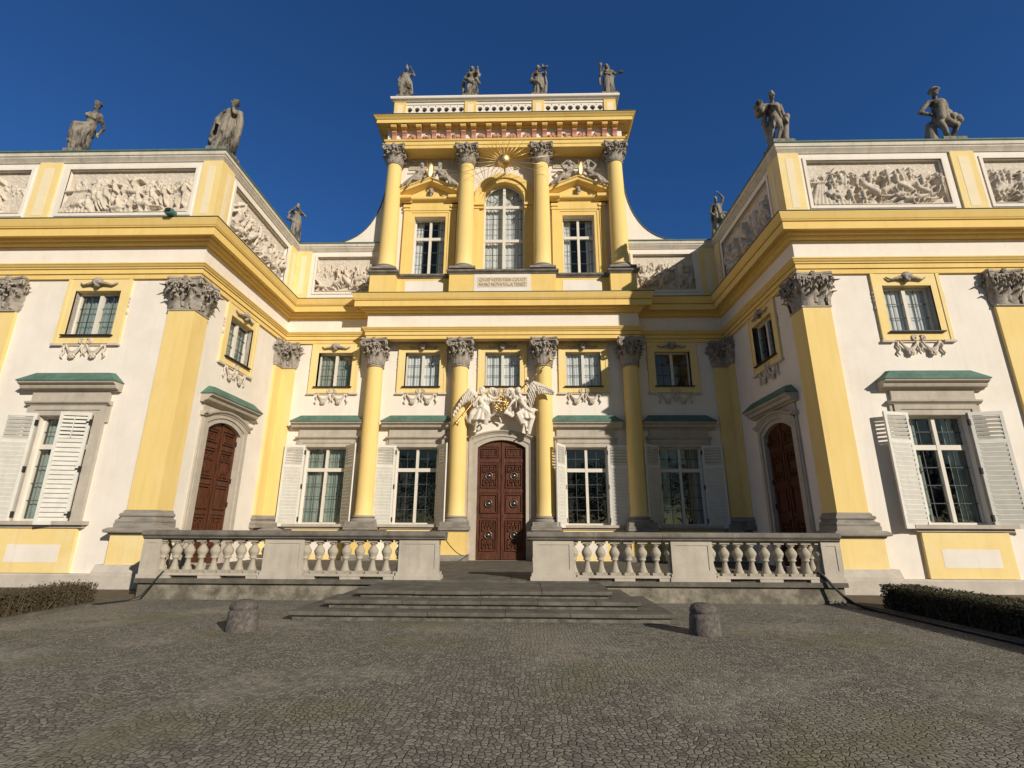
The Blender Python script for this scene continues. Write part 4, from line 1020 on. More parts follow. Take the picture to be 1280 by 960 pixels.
# ------------------------------------------------------------------ sculpture
def V(*a): return Vector(a)
def capsule(mb, a, b, r0, r1, n=10, flat=1.0):
    a, b = V(*a), V(*b); mb.tube([a, a.lerp(b, .5), b], [r0, (r0 + r1) / 2, r1], n, True, flat); mb.ball(a, r0, n); mb.ball(b, r1, n)
def human(mb, J, male=True, hair='curls', seed=0):
    """a body as one run of tapering limbs; J overrides joints. 1.9 m tall, faces -y"""
    P = dict(pel=(0, 0, 1.0), chest=(0, -.01, 1.40), neck=(0, 0, 1.60), head=(0, -.03, 1.78), look=(0, -1, 0),
             shL=(-.21, 0, 1.52), shR=(.21, 0, 1.52), elL=(-.30, .02, 1.22), elR=(.30, .02, 1.22), haL=(-.30, -.10, .96), haR=(.30, -.10, .96),
             hiL=(-.10, 0, .97), hiR=(.10, 0, .97), knL=(-.12, -.06, .53), knR=(.13, -.02, .53), anL=(-.14, 0, .10), anR=(.15, .03, .10))
    P.update(J); g = {k: V(*v) for k, v in P.items()}
    k = 1.2 if male else 1.0
    capsule(mb, g['pel'], g['chest'], .155 * k, .165 * k, 12, .78)
    mb.ball(g['chest'] + V(0, -.03, .02), (.20 * k, .135, .17), 12); mb.ball(g['pel'] + V(0, .01, -.02), (.175, .14, .14), 12)
    if not male:
        for s in (-1, 1): mb.ball(g['chest'] + V(s * .085, -.12, .01), .075, 8)
    else:
        for s in (-1, 1): mb.ball(g['chest'] + V(s * .09, -.09, .05), (.09, .06, .07), 8)
    capsule(mb, g['chest'] + V(0, 0, .1), g['neck'], .10, .065); capsule(mb, g['neck'], g['head'], .062, .06)
    for a in ('shL', 'shR'): capsule(mb, g['chest'] + V(0, 0, .08), g[a], .11, .08)
    for s in 'LR':
        capsule(mb, g['sh' + s], g['el' + s], .072 * k, .052 * k); capsule(mb, g['el' + s], g['ha' + s], .052 * k, .036 * k)
        d = (g['ha' + s] - g['el' + s]).normalized(); h = g['ha' + s] + d * .05; mb.ball(h, (.045, .045, .045), 8)
        t = d.orthogonal().normalized()
        for q in range(4): capsule(mb, h + t * (.03 * (q - 1.5) / 1.5), h + d * (.10 + .012 * (q in (1, 2))) + t * (.034 * (q - 1.5) / 1.5), .015, .012, 6)
        capsule(mb, h + t * .03, h + t * .07 + d * .05, .015, .012, 6)
        capsule(mb, g['hi' + s], g['kn' + s], .105 * k, .068 * k); capsule(mb, g['kn' + s], g['an' + s], .068 * k, .042 * k); mb.ball((g['kn' + s] * .6 + g['an' + s] * .4) + V(0, .025, 0), (.06, .06, .12), 8)
        a = g['an' + s]; mb.ball(a + V(0, .03, -.03), .05, 8); capsule(mb, a + V(0, 0, -.05), a + V((-.03 if s == 'L' else .03), -.17, -.065), .045, .032, 8)
    h = g['head']; f = g['look'].normalized(); up = V(0, 0, 1); sd = f.cross(up).normalized()
    up2 = sd.cross(f).normalized(); rot = Matrix((sd, f, up2)).transposed()
    def H(x, y, z): return h + sd * x + f * y + up2 * z
    mb.ball(h + up2 * .03, (.085, .105, .115), 12, rot); mb.ball(H(0, .035, -.06), (.062, .065, .075), 10, rot)
    capsule(mb, H(0, .095, .035), H(0, .125, -.02), .014, .022, 6); mb.ball(H(0, .095, -.062), (.03, .018, .012), 6, rot); mb.ball(H(0, .085, -.105), (.03, .03, .025), 6, rot)
    for s in (-1, 1): mb.ball(H(s * .038, .092, .052), (.03, .018, .012), 6, rot); mb.ball(H(s * .088, 0, .0), (.014, .028, .04), 6, rot)
    r = random.Random(seed)
    if hair == 'curls':
        for i in range(34):
            a = r.uniform(0, 2 * pi); t = r.uniform(0, 1.35); q = H(.10 * math.sin(t) * math.cos(a), .115 * math.sin(t) * math.sin(a) - .02, .05 + .115 * math.cos(t))
            if (q - h).dot(f) < .075 or (q - h).dot(up2) > .11: mb.ball(q, r.uniform(.028, .042), 6)
    elif hair == 'bun':
        mb.ball(H(0, -.03, .06), (.10, .11, .11), 10, rot); mb.ball(H(0, -.14, .07), .06, 8)
        for s in (-1, 1): capsule(mb, H(s * .03, .08, .11), H(s * .095, -.02, .02), .035, .03, 6)
    elif hair == 'veil':
        mb.ball(H(0, -.03, .05), (.115, .125, .13), 10, rot)
        for s in (-1, 1): capsule(mb, H(s * .09, -.02, .04), H(s * .14, -.05, -.22), .04, .06, 6)
        capsule(mb, H(0, -.12, .04), H(0, -.14, -.25), .07, .09, 6)
    elif hair == 'helmet':
        mb.ball(H(0, -.01, .06), (.11, .13, .13), 12, rot); capsule(mb, H(0, .10, .14), H(0, -.16, .10), .035, .05, 6); mb.ball(H(0, .05, .2), (.03, .1, .06), 8, rot)
    elif hair == 'hat':
        mb.ball(H(0, -.01, .10), (.12, .13, .09), 10, rot); mb.ball(H(0, 0, .065), (.165, .175, .028), 12, rot)
    elif hair == 'beard':
        for i in range(30):
            a = r.uniform(0, 2 * pi); t = r.uniform(0, 1.4); q = H(.10 * math.sin(t) * math.cos(a), .115 * math.sin(t) * math.sin(a) - .02, .05 + .115 * math.cos(t))
            if (q - h).dot(f) < .07 or (q - h).dot(up2) > .11: mb.ball(q, r.uniform(.03, .045), 6)
        for i in range(14): mb.ball(H(r.uniform(-.055, .055), r.uniform(.05, .11), r.uniform(-.2, -.08)), r.uniform(.025, .04), 6)
    return g
def folds(mb, top, bot, n, r0, r1, seed, a0=0, a1=2 * pi, flare=1.0):
    """hanging cloth: a core and many vertical folds. top/bot = (cx, cy, rx, ry, z)"""
    r = random.Random(seed)
    if a1 - a0 > 6: mb.tube([(top[0], top[1], top[4]), ((top[0] + bot[0]) / 2, (top[1] + bot[1]) / 2, (top[4] + bot[4]) / 2), (bot[0], bot[1], bot[4])], [(top[2] + top[3]) / 2, (top[2] + top[3] + bot[2] + bot[3]) / 4 * .98, (bot[2] + bot[3]) / 2 * .9], 12)
    for i in range(n):
        a = a0 + (a1 - a0) * (i + r.uniform(-.3, .3)) / n; b = a + r.uniform(-.25, .25); pts = []; rs = []
        for k in range(6):
            t = k / 5; c = a + (b - a) * t; e = 1 + .08 * math.sin(t * 5 + i)
            pts.append((top[0] + (bot[0] - top[0]) * t + (top[2] + (bot[2] - top[2]) * t) * math.cos(c) * e, top[1] + (bot[1] - top[1]) * t + (top[3] + (bot[3] - top[3]) * t) * math.sin(c) * e, top[4] + (bot[4] - top[4]) * t))
            rs.append((r0 + (r1 - r0) * t) * r.uniform(.75, 1.25))
        mb.tube(pts, rs, 7)
def sash(mb, pts, n, r, spread, seed):
    """a bundle of folds following pts"""
    q = random.Random(seed)
    for i in range(n):
        o = V(q.uniform(-1, 1), q.uniform(-.6, .6), q.uniform(-1, 1)) * spread
        mb.tube([V(*p) + o * (.5 + .5 * math.sin(pi * k / max(1, len(pts) - 1))) + V(q.uniform(-.01, .01), 0, 0) for k, p in enumerate(pts)], [r * q.uniform(.7, 1.2) for _ in pts], 7)
def plinth(mb, w=.34): mb.box(-w, w, -w, w, -.02, .07)

def finish(name, mb, label, loc, scale=1.12, rz=0, group=None, matk='statue', vox=.022, sx=0):
    t = thing(name, label, 'statue', loc, group); t.rotation_euler = (0, 0, rz); t.scale = (scale,) * 3
    if sx: t.scale = (scale * sx, scale, scale)
    p = MB(); p.box(-.36, .36, -.32, .32, -.10, .06); p.build('plinth', 'statue', t)
    remesh(mb, vox, 'carved_figure', matk, t); return t
G1 = 'statues along the parapets'
ZTW = 21.54; ZW = 14.12
# four on the middle storey
mb = MB(); human(mb, dict(elR=(.42, -.04, 1.44), haR=(.24, -.10, 1.80), elL=(-.40, .02, 1.28), haL=(-.34, -.16, 1.04), head=(.02, -.03, 1.78)), False, 'helmet', 1)
folds(mb, (0, 0, .17, .14, 1.15), (0, 0, .33, .26, .06), 16, .05, .065, 1); folds(mb, (-.05, -.12, .20, .08, 1.34), (.05, -.2, .22, .08, .5), 7, .04, .07, 2, pi, 2 * pi)
mb.ball((-.10, -.27, .62), (.25, .06, .42), 14); sash(mb, [(-.2, -.1, 1.5), (.1, -.18, 1.25), (.3, -.1, .9), (.36, 0, .4)], 5, .05, .05, 3)
finish('statue', mb, 'helmeted robed statue with a tall shield before her, leftmost on the top parapet', (-4.86, -.55, ZTW), 1.06, 0, G1, sx=.9)
mb = MB(); human(mb, dict(elR=(.34, -.14, 1.30), haR=(.30, -.24, 1.54), elL=(-.32, .04, 1.25), haL=(-.30, -.1, 1.0), knL=(-.15, -.18, .56), anL=(-.16, -.06, .1)), False, 'veil', 2)
folds(mb, (0, 0, .16, .13, 1.12), (0, 0, .28, .24, .06), 12, .05, .07, 4); sash(mb, [(-.3, -.05, 1.2), (-.1, -.2, 1.0), (.15, -.22, .75), (.3, -.1, .3)], 6, .05, .06, 5)
for k in range(10): mb.ball((.30 + .07 * math.cos(k), -.22 + .05 * math.sin(k * 2), .75 + k * .075), .085, 8)
sash(mb, [(-.34, .08, 1.45), (-.42, .1, .9), (-.36, .1, .1)], 5, .06, .04, 6)
finish('statue', mb, 'veiled robed statue with a bare dark chest, second from left on the top parapet', (-1.62, -.55, ZTW), 1.05, 0, G1)
mb = MB(); human(mb, dict(elL=(-.33, -.08, 1.28), haL=(-.02, -.26, 1.50), elR=(.34, -.12, 1.36), haR=(.22, -.30, 1.56), head=(-.04, -.04, 1.77), look=(.25, -1, .1)), False, 'bun', 3)
folds(mb, (0, 0, .18, .15, 1.2), (0, .02, .30, .26, .06), 15, .05, .07, 7); sash(mb, [(-.30, .05, 1.45), (-.36, -.05, 1.0), (-.05, -.26, .8), (.22, -.2, .2)], 7, .055, .06, 8); sash(mb, [(.28, .06, 1.5), (.36, .05, 1.0), (.30, .05, .1)], 5, .05, .04, 9)
mb.box(.14, .42, -.38, -.30, 1.5, 1.6)
finish('statue', mb, 'robed statue holding a small book up to her chest on the top parapet', (1.66, -.55, ZTW), 1.03, 0, G1)
mb = MB(); human(mb, dict(elL=(-.36, -.08, 1.22), haL=(-.36, -.26, 1.50), elR=(.36, -.06, 1.28), haR=(.46, -.22, 1.20), head=(-.05, -.02, 1.78)), False, 'veil', 4)
folds(mb, (0, 0, .17, .14, 1.2), (0, 0, .27, .24, .06), 15, .05, .06, 10); sash(mb, [(-.2, -.12, 1.3), (.05, -.2, 1.15), (.25, -.05, 1.1)], 5, .045, .04, 11); sash(mb, [(-.36, 0, 1.3), (-.38, .0, 1.0), (-.36, .02, .75)], 4, .05, .03, 12)
mb.ball((-.38, -.3, 1.62), (.1, .08, .1), 8); mb.ball((.53, -.26, 1.20), (.12, .11, .035), 10)
finish('statue', mb, 'robed statue with an arm held out over a shallow dish, rightmost on the top parapet', (5.03, -.55, ZTW), 1.06, 0, G1)
# left wing: draped woman with one knee raised, arms drawn back
mb = MB(); human(mb, dict(pel=(-.02, .0, .90), chest=(.08, -.05, 1.33), neck=(.13, -.04, 1.55), head=(.15, -.07, 1.75), look=(.3, -1, -.05), shL=(-.09, .02, 1.46), shR=(.28, 0, 1.46), elL=(-.15, .18, 1.22), haL=(-.04, .24, 1.05), elR=(.20, .26, 1.24), haR=(.06, .28, 1.10),
    hiL=(-.11, 0, .88), hiR=(.08, 0, .88), knL=(-.14, -.34, .86), anL=(-.17, -.22, .36), knR=(.08, -.08, .48), anR=(.20, -.08, .12)), False, 'curls', 5)
for p, q in (((-.02, 0, .84), (.18, .18, .18)), ((-.13, -.16, .70), (.13, .2, .22)), ((-.16, -.14, .34), (.13, .17, .34)), ((.04, -.04, .50), (.14, .15, .38)), ((.08, -.06, .14), (.20, .17, .14)), ((.05, 0, 1.08), (.15, .13, .2))): mb.ball(p, q, 12)
sash(mb, [(.16, -.08, 1.12), (-.02, -.24, .98), (-.15, -.36, .90), (-.24, -.30, .55), (-.24, -.22, .06)], 10, .04, .06, 13); sash(mb, [(.12, -.14, 1.0), (.06, -.24, .80), (.0, -.26, .5), (.02, -.22, .06)], 9, .04, .06, 14)
sash(mb, [(.14, -.1, .9), (.13, -.2, .6), (.16, -.18, .3), (.30, -.1, .08)], 6, .04, .05, 15); sash(mb, [(-.05, -.22, .9), (-.10, -.32, .6), (-.08, -.27, .1)], 7, .04, .06, 35); sash(mb, [(-.06, -.15, 1.40), (.10, -.2, 1.30), (.26, -.1, 1.28)], 3, .045, .025, 16)
finish('statue', mb, 'draped statue with one knee raised under her robe, leftmost on the left wing', (-14.66, -5.66, ZW), 1.22, 0, G1, sx=.78)
# left corner: bearded man in a great cloak
mb = MB(); human(mb, dict(chest=(.06, -.02, 1.40), neck=(.12, -.03, 1.60), head=(.16, -.06, 1.78), look=(.3, -1, .35), shL=(-.16, 0, 1.50), shR=(.28, 0, 1.50), elL=(-.36, -.05, 1.16), haL=(-.22, -.22, .95), elR=(.30, -.22, 1.30), haR=(.18, -.20, 1.60)), True, 'beard', 6)
folds(mb, (.0, 0, .19, .15, 1.3), (-.02, 0, .30, .26, .05), 14, .055, .07, 17); sash(mb, [(-.18, .0, 1.55), (-.38, -.02, 1.2), (-.50, .0, .75), (-.52, .02, .42)], 8, .075, .05, 18); sash(mb, [(-.5, -.05, .5), (-.3, -.2, .3), (-.05, -.22, .12)], 6, .06, .05, 19)
sash(mb, [(.30, .02, 1.52), (.40, .0, 1.1), (.38, .0, .5), (.34, 0, .08)], 8, .07, .05, 20)
finish('statue', mb, 'bearded statue in a wide cloak looking up with a hand at his chin', (-9.62, -5.66, ZW), 1.22, 0, G1, sx=.84)
# left court side: robed piper
mb = MB(); human(mb, dict(elL=(-.42, -.08, 1.36), haL=(-.10, -.24, 1.62), elR=(.42, -.08, 1.34), haR=(.12, -.24, 1.55), head=(0, -.05, 1.78)), False, 'bun', 7)
folds(mb, (0, 0, .18, .15, 1.3), (.02, 0, .26, .24, .06), 14, .05, .065, 21); sash(mb, [(-.36, -.05, 1.3), (-.45, -.02, 1.1), (-.25, -.1, 1.05), (0, -.2, .9)], 5, .05, .04, 22)
mb.tube([(-.04, -.22, 1.66), (.16, -.36, 1.5)], .025, 6)
finish('statue', mb, 'pale robed statue with elbows out playing a pipe, in the left court corner', (-9.58, -.12, ZW), 1.02, .35, G1, sx=.85)
# right court side: dancer with an arm arched over the head
mb = MB(); human(mb, dict(elR=(.36, -.05, 1.80), haR=(.14, -.10, 2.06), elL=(-.36, 0, 1.22), haL=(-.28, -.16, 1.02), head=(-.04, -.05, 1.76), look=(.2, -1, 0)), True, 'curls', 8)
folds(mb, (0, 0, .18, .15, 1.35), (.0, 0, .24, .2, .75), 12, .05, .06, 23); sash(mb, [(-.25, .05, 1.4), (-.34, .05, .9), (-.28, .06, .1)], 5, .06, .04, 24)
sash(mb, [(.1, -.15, .9), (.3, -.18, .85), (.35, -.1, .7)], 4, .05, .03, 34)
mb.tube([(.24 + .17 * math.cos(a), -.24, .80 + .17 * math.sin(a)) for a in [2 * pi * i / 16 for i in range(17)]], .05, 8); mb.ball((.24, -.23, .80), (.12, .03, .12), 10)
mb.tube([(-.28, .1, .05), (-.26, .1, .5), (-.2, .08, .9)], [.16, .13, .1], 9)
finish('statue', mb, 'dark statue with one arm arched over the head and a tambourine at the hip', (9.62, -.30, ZW), 1.03, -.25, G1, sx=.8)
# right corner: bare figure carrying a bundle on the shoulder
mb = MB(); human(mb, dict(chest=(.02, -.05, 1.36), neck=(-.04, -.08, 1.57), head=(-.07, -.14, 1.74), look=(.35, -1, -.2), shL=(-.20, -.03, 1.50), shR=(.24, -.02, 1.48), elL=(-.06, -.28, 1.22), haL=(.02, -.30, .90), elR=(.36, .06, 1.22), haR=(.38, -.02, 1.0), knR=(.05, -.16, .55), anR=(-.12, -.10, .1), knL=(-.14, .0, .53), anL=(-.2, .06, .1)), True, 'curls', 9)
for k in range(9): mb.ball((-.40 + .12 * math.cos(k * 2.1), .02 + .08 * math.sin(k), 1.45 + .14 * math.sin(k * 2.1)), .13, 9)
mb.tube([(.34, .14, 0), (.33, .14, .45), (.38, .1, .85), (.42, .05, 1.1)], [.16, .13, .12, .10], 10); mb.ball((.44, .02, 1.14), .11, 8)
sash(mb, [(-.24, .05, 1.4), (-.3, .1, 1.0), (-.2, .12, .5), (-.18, .1, .1)], 5, .07, .05, 25)
finish('statue', mb, 'bare dark statue carrying a round bundle on his shoulder at the right wing corner', (9.62, -5.66, ZW), 1.16, 0, G1, sx=.88)
# right wing: bare figure with hat, hand on hip, lion skin
mb = MB(); human(mb, dict(chest=(.02, -.06, 1.38), neck=(-.03, -.06, 1.60), head=(-.06, -.11, 1.79), look=(.45, -1, -.1), shL=(-.24, -.02, 1.50), shR=(.26, -.02, 1.52), elL=(-.52, .04, 1.22), haL=(-.24, -.04, 1.06), elR=(.42, .10, 1.30), haR=(.46, .02, 1.05), knL=(-.05, -.12, .54), anL=(.06, -.08, .1), knR=(.32, -.14, .56), anR=(.16, .06, .1)), True, 'hat', 10)
for k in range(14): mb.ball((.50 + .12 * math.cos(k * 1.7), .05 + .06 * math.sin(k), .92 + .16 * math.sin(k * 1.7)), .10, 8)
mb.tube([(-.26, .16, 0), (-.24, .16, .4), (-.18, .14, .9)], [.20, .17, .13], 10); sash(mb, [(.2, .1, 1.52), (.44, .1, 1.3), (.54, .08, 1.0)], 5, .06, .04, 26)
for a, b in (((-.05, -.10, .9), (-.02, -.12, 1.3)), ((.1, -.08, .9), (.12, -.08, 1.35))): capsule(mb, a, b, .13, .12)
finish('statue', mb, 'bare statue in a brimmed hat with a hand on his hip, right wing parapet', (15.22, -5.66, ZW), 1.18, 0, G1, sx=.92)

# figures lying on the pediments, with gilded shields between them
def reclining(s, seed, arm):
    """body leans along the slope; s = side it lies towards"""
    mb = MB(); hx = s * .08
    human(mb, dict(pel=(s * .10, 0, .16), chest=(s * .0, -.02, .52), neck=(-s * .03, -.03, .72), head=(-s * .05, -.06, .89), look=(-s * .5, -1, 0),
        shL=(s * 0 - .19, 0, .64), shR=(s * 0 + .19, 0, .64), elL=(-.34, -.04, .86) if arm == 'up' else (-.32, .02, .40), elR=(.34, -.04, .86) if arm == 'up' else (.32, .02, .40),
        haL=(-.14, -.06, 1.04) if arm == 'up' else (-.30, -.12, .16), haR=(.14, -.06, 1.04) if arm == 'up' else (.26, -.16, .20),
        hiL=(s * .10 - .09, 0, .12), hiR=(s * .10 + .09, 0, .12), knL=(s * .45, -.14, .12), knR=(s * .38, -.22, .06), anL=(s * .85, -.06, -.22), anR=(s * .58, -.26, -.36)), False, 'curls', seed)
    sash(mb, [(s * .0, -.08, .2), (s * .3, -.2, .16), (s * .6, -.14, -.05), (s * .95, -.02, -.28)], 8, .05, .07, seed + 40); sash(mb, [(-s * .1, -.1, .5), (s * .15, -.15, .3), (s * .4, -.1, .1)], 5, .045, .05, seed + 50)
    return mb
G2 = 'figures reclining on the two pediments'
for (x, s, arm, lab) in ((-3.88, -1, 'down', 'seated stone figure left of the gold shield on the left pediment'), (-2.95, 1, 'down2', 'curly headed stone figure right of the gold shield on the left pediment'),
                         (2.98, -1, 'up', 'stone figure with raised arms left of the gold shield, right pediment'), (3.92, 1, 'up', 'dark stone figure with raised arms on the right slope of the right pediment')):
    t = thing('pediment_figure', lab, 'statue', (x, -.42, 17.02 - .02), G2); t.scale = (.95,) * 3
    remesh(reclining(s, int(abs(x) * 10), arm), .02, 'carved_figure', 'carved', t)
for x, rz in ((-3.44, .35), (3.56, .55)):
    mb = MB(); mb.ball((0, 0, .42), (.17, .07, .42), 16, Matrix.Rotation(.06 if x < 0 else .10, 3, 'Y')); mb.tube([(-.15 * (1 if x < 0 else 1), -.04, .05), (-.16, -.03, .8)], .02, 6)
    o = mb.build('gilded_shield', 'gold'); o.location = (x, -.45, 17.22); o.rotation_euler = (0, 0, rz)
    tag(o, 'upright gold shield between two figures on the %s pediment' % ('left' if x < 0 else 'right'), 'shield', 'gilded shields on the pediments')

# angels over the main door
def wing(mb, spine, fd, l0, l1, n=13):
    """feathers hang from a curved spine, three overlapping rows"""
    S_ = [V(*p) for p in spine]; fd = V(*fd).normalized()
    def at(t):
        k = t * (len(S_) - 1); i = min(int(k), len(S_) - 2); return S_[i].lerp(S_[i + 1], k - i)
    for row, (k0, off) in enumerate(((1.0, 0), (.66, -.035), (.36, -.06))):
        for i in range(n):
            t = (i + .5 * (row % 2)) / n; p = at(t) + V(0, off, 0); sp = (at(min(1, t + .05)) - at(max(0, t - .05))).normalized()
            d = (fd + sp * (.35 + .5 * t)).normalized(); e = p + d * (l0 + (l1 - l0) * t) * k0
            mb.tube([p, p.lerp(e, .3) + V(0, -.02, 0), p.lerp(e, .7) + V(0, -.02, 0), p.lerp(e, .93), e], [.022, .028, .028, .02, .005], 6, True, 2.9)
    mb.tube([at(k / 8) + V(0, -.03, 0) for k in range(9)], [.07, .08, .085, .08, .07, .06, .05, .035, .015], 8)
PL = 'plaster'
mb = MB(); human(mb, dict(pel=(-.74, -.38, 6.20), chest=(-.72, -.42, 6.55), neck=(-.76, -.46, 6.74), head=(-.78, -.52, 6.93), look=(-.5, -1, -.1), shL=(-.93, -.42, 6.68), shR=(-.52, -.42, 6.66), elL=(-1.02, -.55, 6.42), haL=(-1.02, -.66, 6.60), elR=(-.40, -.50, 6.50), haR=(-.20, -.56, 6.50),
    hiL=(-.84, -.38, 6.12), hiR=(-.62, -.38, 6.14), knL=(-.95, -.52, 5.80), knR=(-.62, -.58, 5.86), anL=(-1.04, -.36, 5.34), anR=(-.86, -.42, 5.62)), False, 'curls', 21)
folds(mb, (-.74, -.38, .20, .16, 6.34), (-.80, -.42, .34, .22, 5.72), 14, .05, .065, 61); sash(mb, [(-.9, -.5, 5.9), (-1.1, -.4, 5.7), (-1.35, -.3, 5.75)], 6, .06, .07, 62); sash(mb, [(-1.0, -.4, 6.1), (-1.15, -.35, 5.8), (-1.0, -.3, 5.45)], 6, .05, .06, 63); sash(mb, [(-.55, -.5, 6.25), (-.78, -.6, 6.3), (-1.0, -.5, 6.2)], 4, .05, .03, 64)
sash(mb, [(-.62, -.5, 6.75), (-.85, -.58, 6.55), (-.70, -.6, 6.3)], 5, .05, .05, 65); sash(mb, [(-.7, -.55, 6.2), (-.5, -.6, 5.95), (-.62, -.5, 5.6)], 7, .06, .09, 66); sash(mb, [(-.95, -.5, 6.25), (-1.15, -.5, 6.0), (-1.2, -.42, 5.75), (-1.38, -.35, 5.9)], 7, .06, .09, 67); sash(mb, [(-.8, -.45, 5.8), (-.98, -.4, 5.6), (-.9, -.3, 5.4)], 6, .06, .09, 68); mb.ball((-.78, -.5, 6.94), (.12, .13, .15), 10)
AL = remesh(mb, .02, 'angel', PL, PAL)
m2 = MB(); wing(m2, [(-.98, -.50, 6.78), (-1.25, -.58, 6.98), (-1.52, -.66, 6.62), (-1.90, -.68, 5.90)], (.30, 0, -1), .62, .22, 15); m2.build('wing', PL, AL)
m2 = MB(); wing(m2, [(-.56, -.40, 6.68), (-.44, -.42, 7.03), (-.30, -.42, 7.03), (-.20, -.42, 6.88)], (-.1, 0, -1), .45, .2, 8); m2.build('wing', PL, AL)
def trumpet(a, b, parent):
    a, b = V(*a), V(*b); m = MB(); d = b - a
    m.tube([a, a + d * .5, a + d * .80, a + d * .90, a + d * .96, b], [.016, .02, .026, .045, .085, .13], 12); m.ball(a + d * .4, .035, 8); m.ball(a + d * .7, .04, 8); m.build('trumpet', 'gold', parent)
trumpet((-.92, -.68, 6.66), (-1.74, -.92, 5.50), AL)
mb = MB(); human(mb, dict(pel=(.96, -.38, 6.16), chest=(.86, -.44, 6.54), neck=(.74, -.46, 6.74), head=(.66, -.52, 6.92), look=(.2, -1, .35), shL=(.62, -.42, 6.64), shR=(1.04, -.40, 6.70), elL=(.44, -.56, 6.48), haL=(.34, -.60, 6.30), elR=(1.16, -.52, 6.86), haR=(1.06, -.62, 7.10),
    hiL=(.86, -.38, 6.10), hiR=(1.06, -.38, 6.10), knL=(.86, -.56, 5.78), knR=(1.18, -.58, 6.08), anL=(1.02, -.36, 5.40), anR=(1.40, -.52, 6.14)), False, 'curls', 22)
folds(mb, (.95, -.40, .19, .15, 6.32), (1.0, -.42, .24, .18, 5.78), 12, .05, .06, 71); sash(mb, [(.8, -.5, 6.3), (1.0, -.6, 6.2), (1.2, -.55, 6.1), (1.34, -.5, 6.15)], 5, .06, .05, 72); sash(mb, [(.95, -.4, 5.9), (1.04, -.36, 5.6), (1.05, -.3, 5.24)], 7, .06, .07, 73)
sash(mb, [(1.0, -.5, 6.7), (.78, -.6, 6.5), (.95, -.6, 6.25)], 5, .05, .05, 75); sash(mb, [(.9, -.55, 6.15), (.7, -.6, 5.95), (.85, -.5, 5.6)], 7, .06, .09, 76); sash(mb, [(1.1, -.5, 6.2), (1.22, -.5, 5.95), (1.1, -.4, 5.55), (1.06, -.3, 5.25)], 7, .06, .09, 77); mb.ball((.66, -.5, 6.93), (.12, .13, .15), 10)
AR = remesh(mb, .02, 'angel', PL, PAL)
m2 = MB(); wing(m2, [(1.06, -.50, 6.86), (1.25, -.60, 7.26), (1.62, -.68, 7.10), (2.05, -.70, 6.86)], (-.05, 0, -1), .78, .18, 15); m2.build('wing', PL, AR)
m2 = MB(); wing(m2, [(.62, -.40, 6.68), (.42, -.42, 7.02), (.28, -.42, 7.02), (.18, -.42, 6.85)], (.1, 0, -1), .45, .2, 8); m2.build('wing', PL, AR)
trumpet((.98, -.70, 7.12), (1.97, -1.0, 8.10), AR)
mb = MB(); rr = random.Random(5)
for i in range(46):
    a = 2 * pi * i / 46; q = .22 + rr.uniform(-.05, .05); mb.ball((-.02 + q * math.cos(a), -.46 + rr.uniform(-.06, .04), 6.42 + q * 1.15 * math.sin(a)), rr.uniform(.035, .065), 6)
for i in range(16): mb.ball((-.02 + rr.uniform(-.18, .18), -.5, 6.42 + rr.uniform(-.2, .2)), rr.uniform(.03, .06), 6)
WR = mb.build('gilded_wreath', 'gold', PAL, Matrix.Translation((0, -.12, 0)))
for o in (AL, AR): o.location.y = -.14
mb = MB(); mb.ball((-.02, -.28, 6.40), (.40, .16, .44), 14)
sash(mb, [(-.5, -.32, 5.95), (-.25, -.38, 6.12), (0, -.4, 6.14), (.25, -.38, 6.08), (.52, -.3, 5.88)], 6, .055, .05, 81); sash(mb, [(.2, -.35, 6.75), (.42, -.35, 6.5), (.36, -.35, 6.2), (.5, -.3, 5.95)], 6, .06, .06, 82); sash(mb, [(-.1, -.3, 5.95), (0, -.2, 5.8), (-.06, -.15, 5.72)], 3, .04, .03, 83)
remesh(mb, .022, 'drapery_carving', PL, PAL)

# ------------------------------------------------------------------ terrace, steps, balustrades
mb = MB()
tpoly = [(-9.38, 0), (-9.38, -6.10), (-8.16, -6.10), (-8.16, -7.72), (8.16, -7.72), (8.16, -6.10), (9.38, -6.10), (9.38, 0)]
mb.prism(tpoly, -.1, .36, 'z')
mb.mi = 1
big = [(-9.38, 0), (-9.38, -6.14), (-8.22, -6.14), (-8.22, -7.80), (8.22, -7.80), (8.22, -6.14), (9.38, -6.14), (9.38, 0)]
mb.prism(big, .36, ZT, 'z')
TER = mb.build('terrace', ['wallstone', 'step']); TER['kind'] = 'structure'; tag(TER, 'low paved stone terrace in front of the palace doors', 'terrace', None, 'structure')
# joints between the flags of the terrace and of its retaining wall are gaps between slabs
mb = MB(); rj = random.Random(2); y = -.05
rows = [-.3, -1.35, -2.4, -3.4, -4.5, -5.5, -6.5, -7.7]
for a, b in zip(rows, rows[1:]):
    x = -9.2 + rj.uniform(0, .6)
    while x < 9.0:
        w = rj.uniform(.9, 1.4); x1 = min(x + w, 9.2)
        lim = 8.1 if b < -6.1 else 9.2
        xa, xb = max(x, -lim), min(x1, lim)
        if xb - xa > .1: mb.box(xa + .006, xb - .006, b + .006, a - .006, ZT - .02, ZT + .012 + rj.uniform(-.003, .003))
        x = x1
mb.build('paving_slabs', 'step', TER)

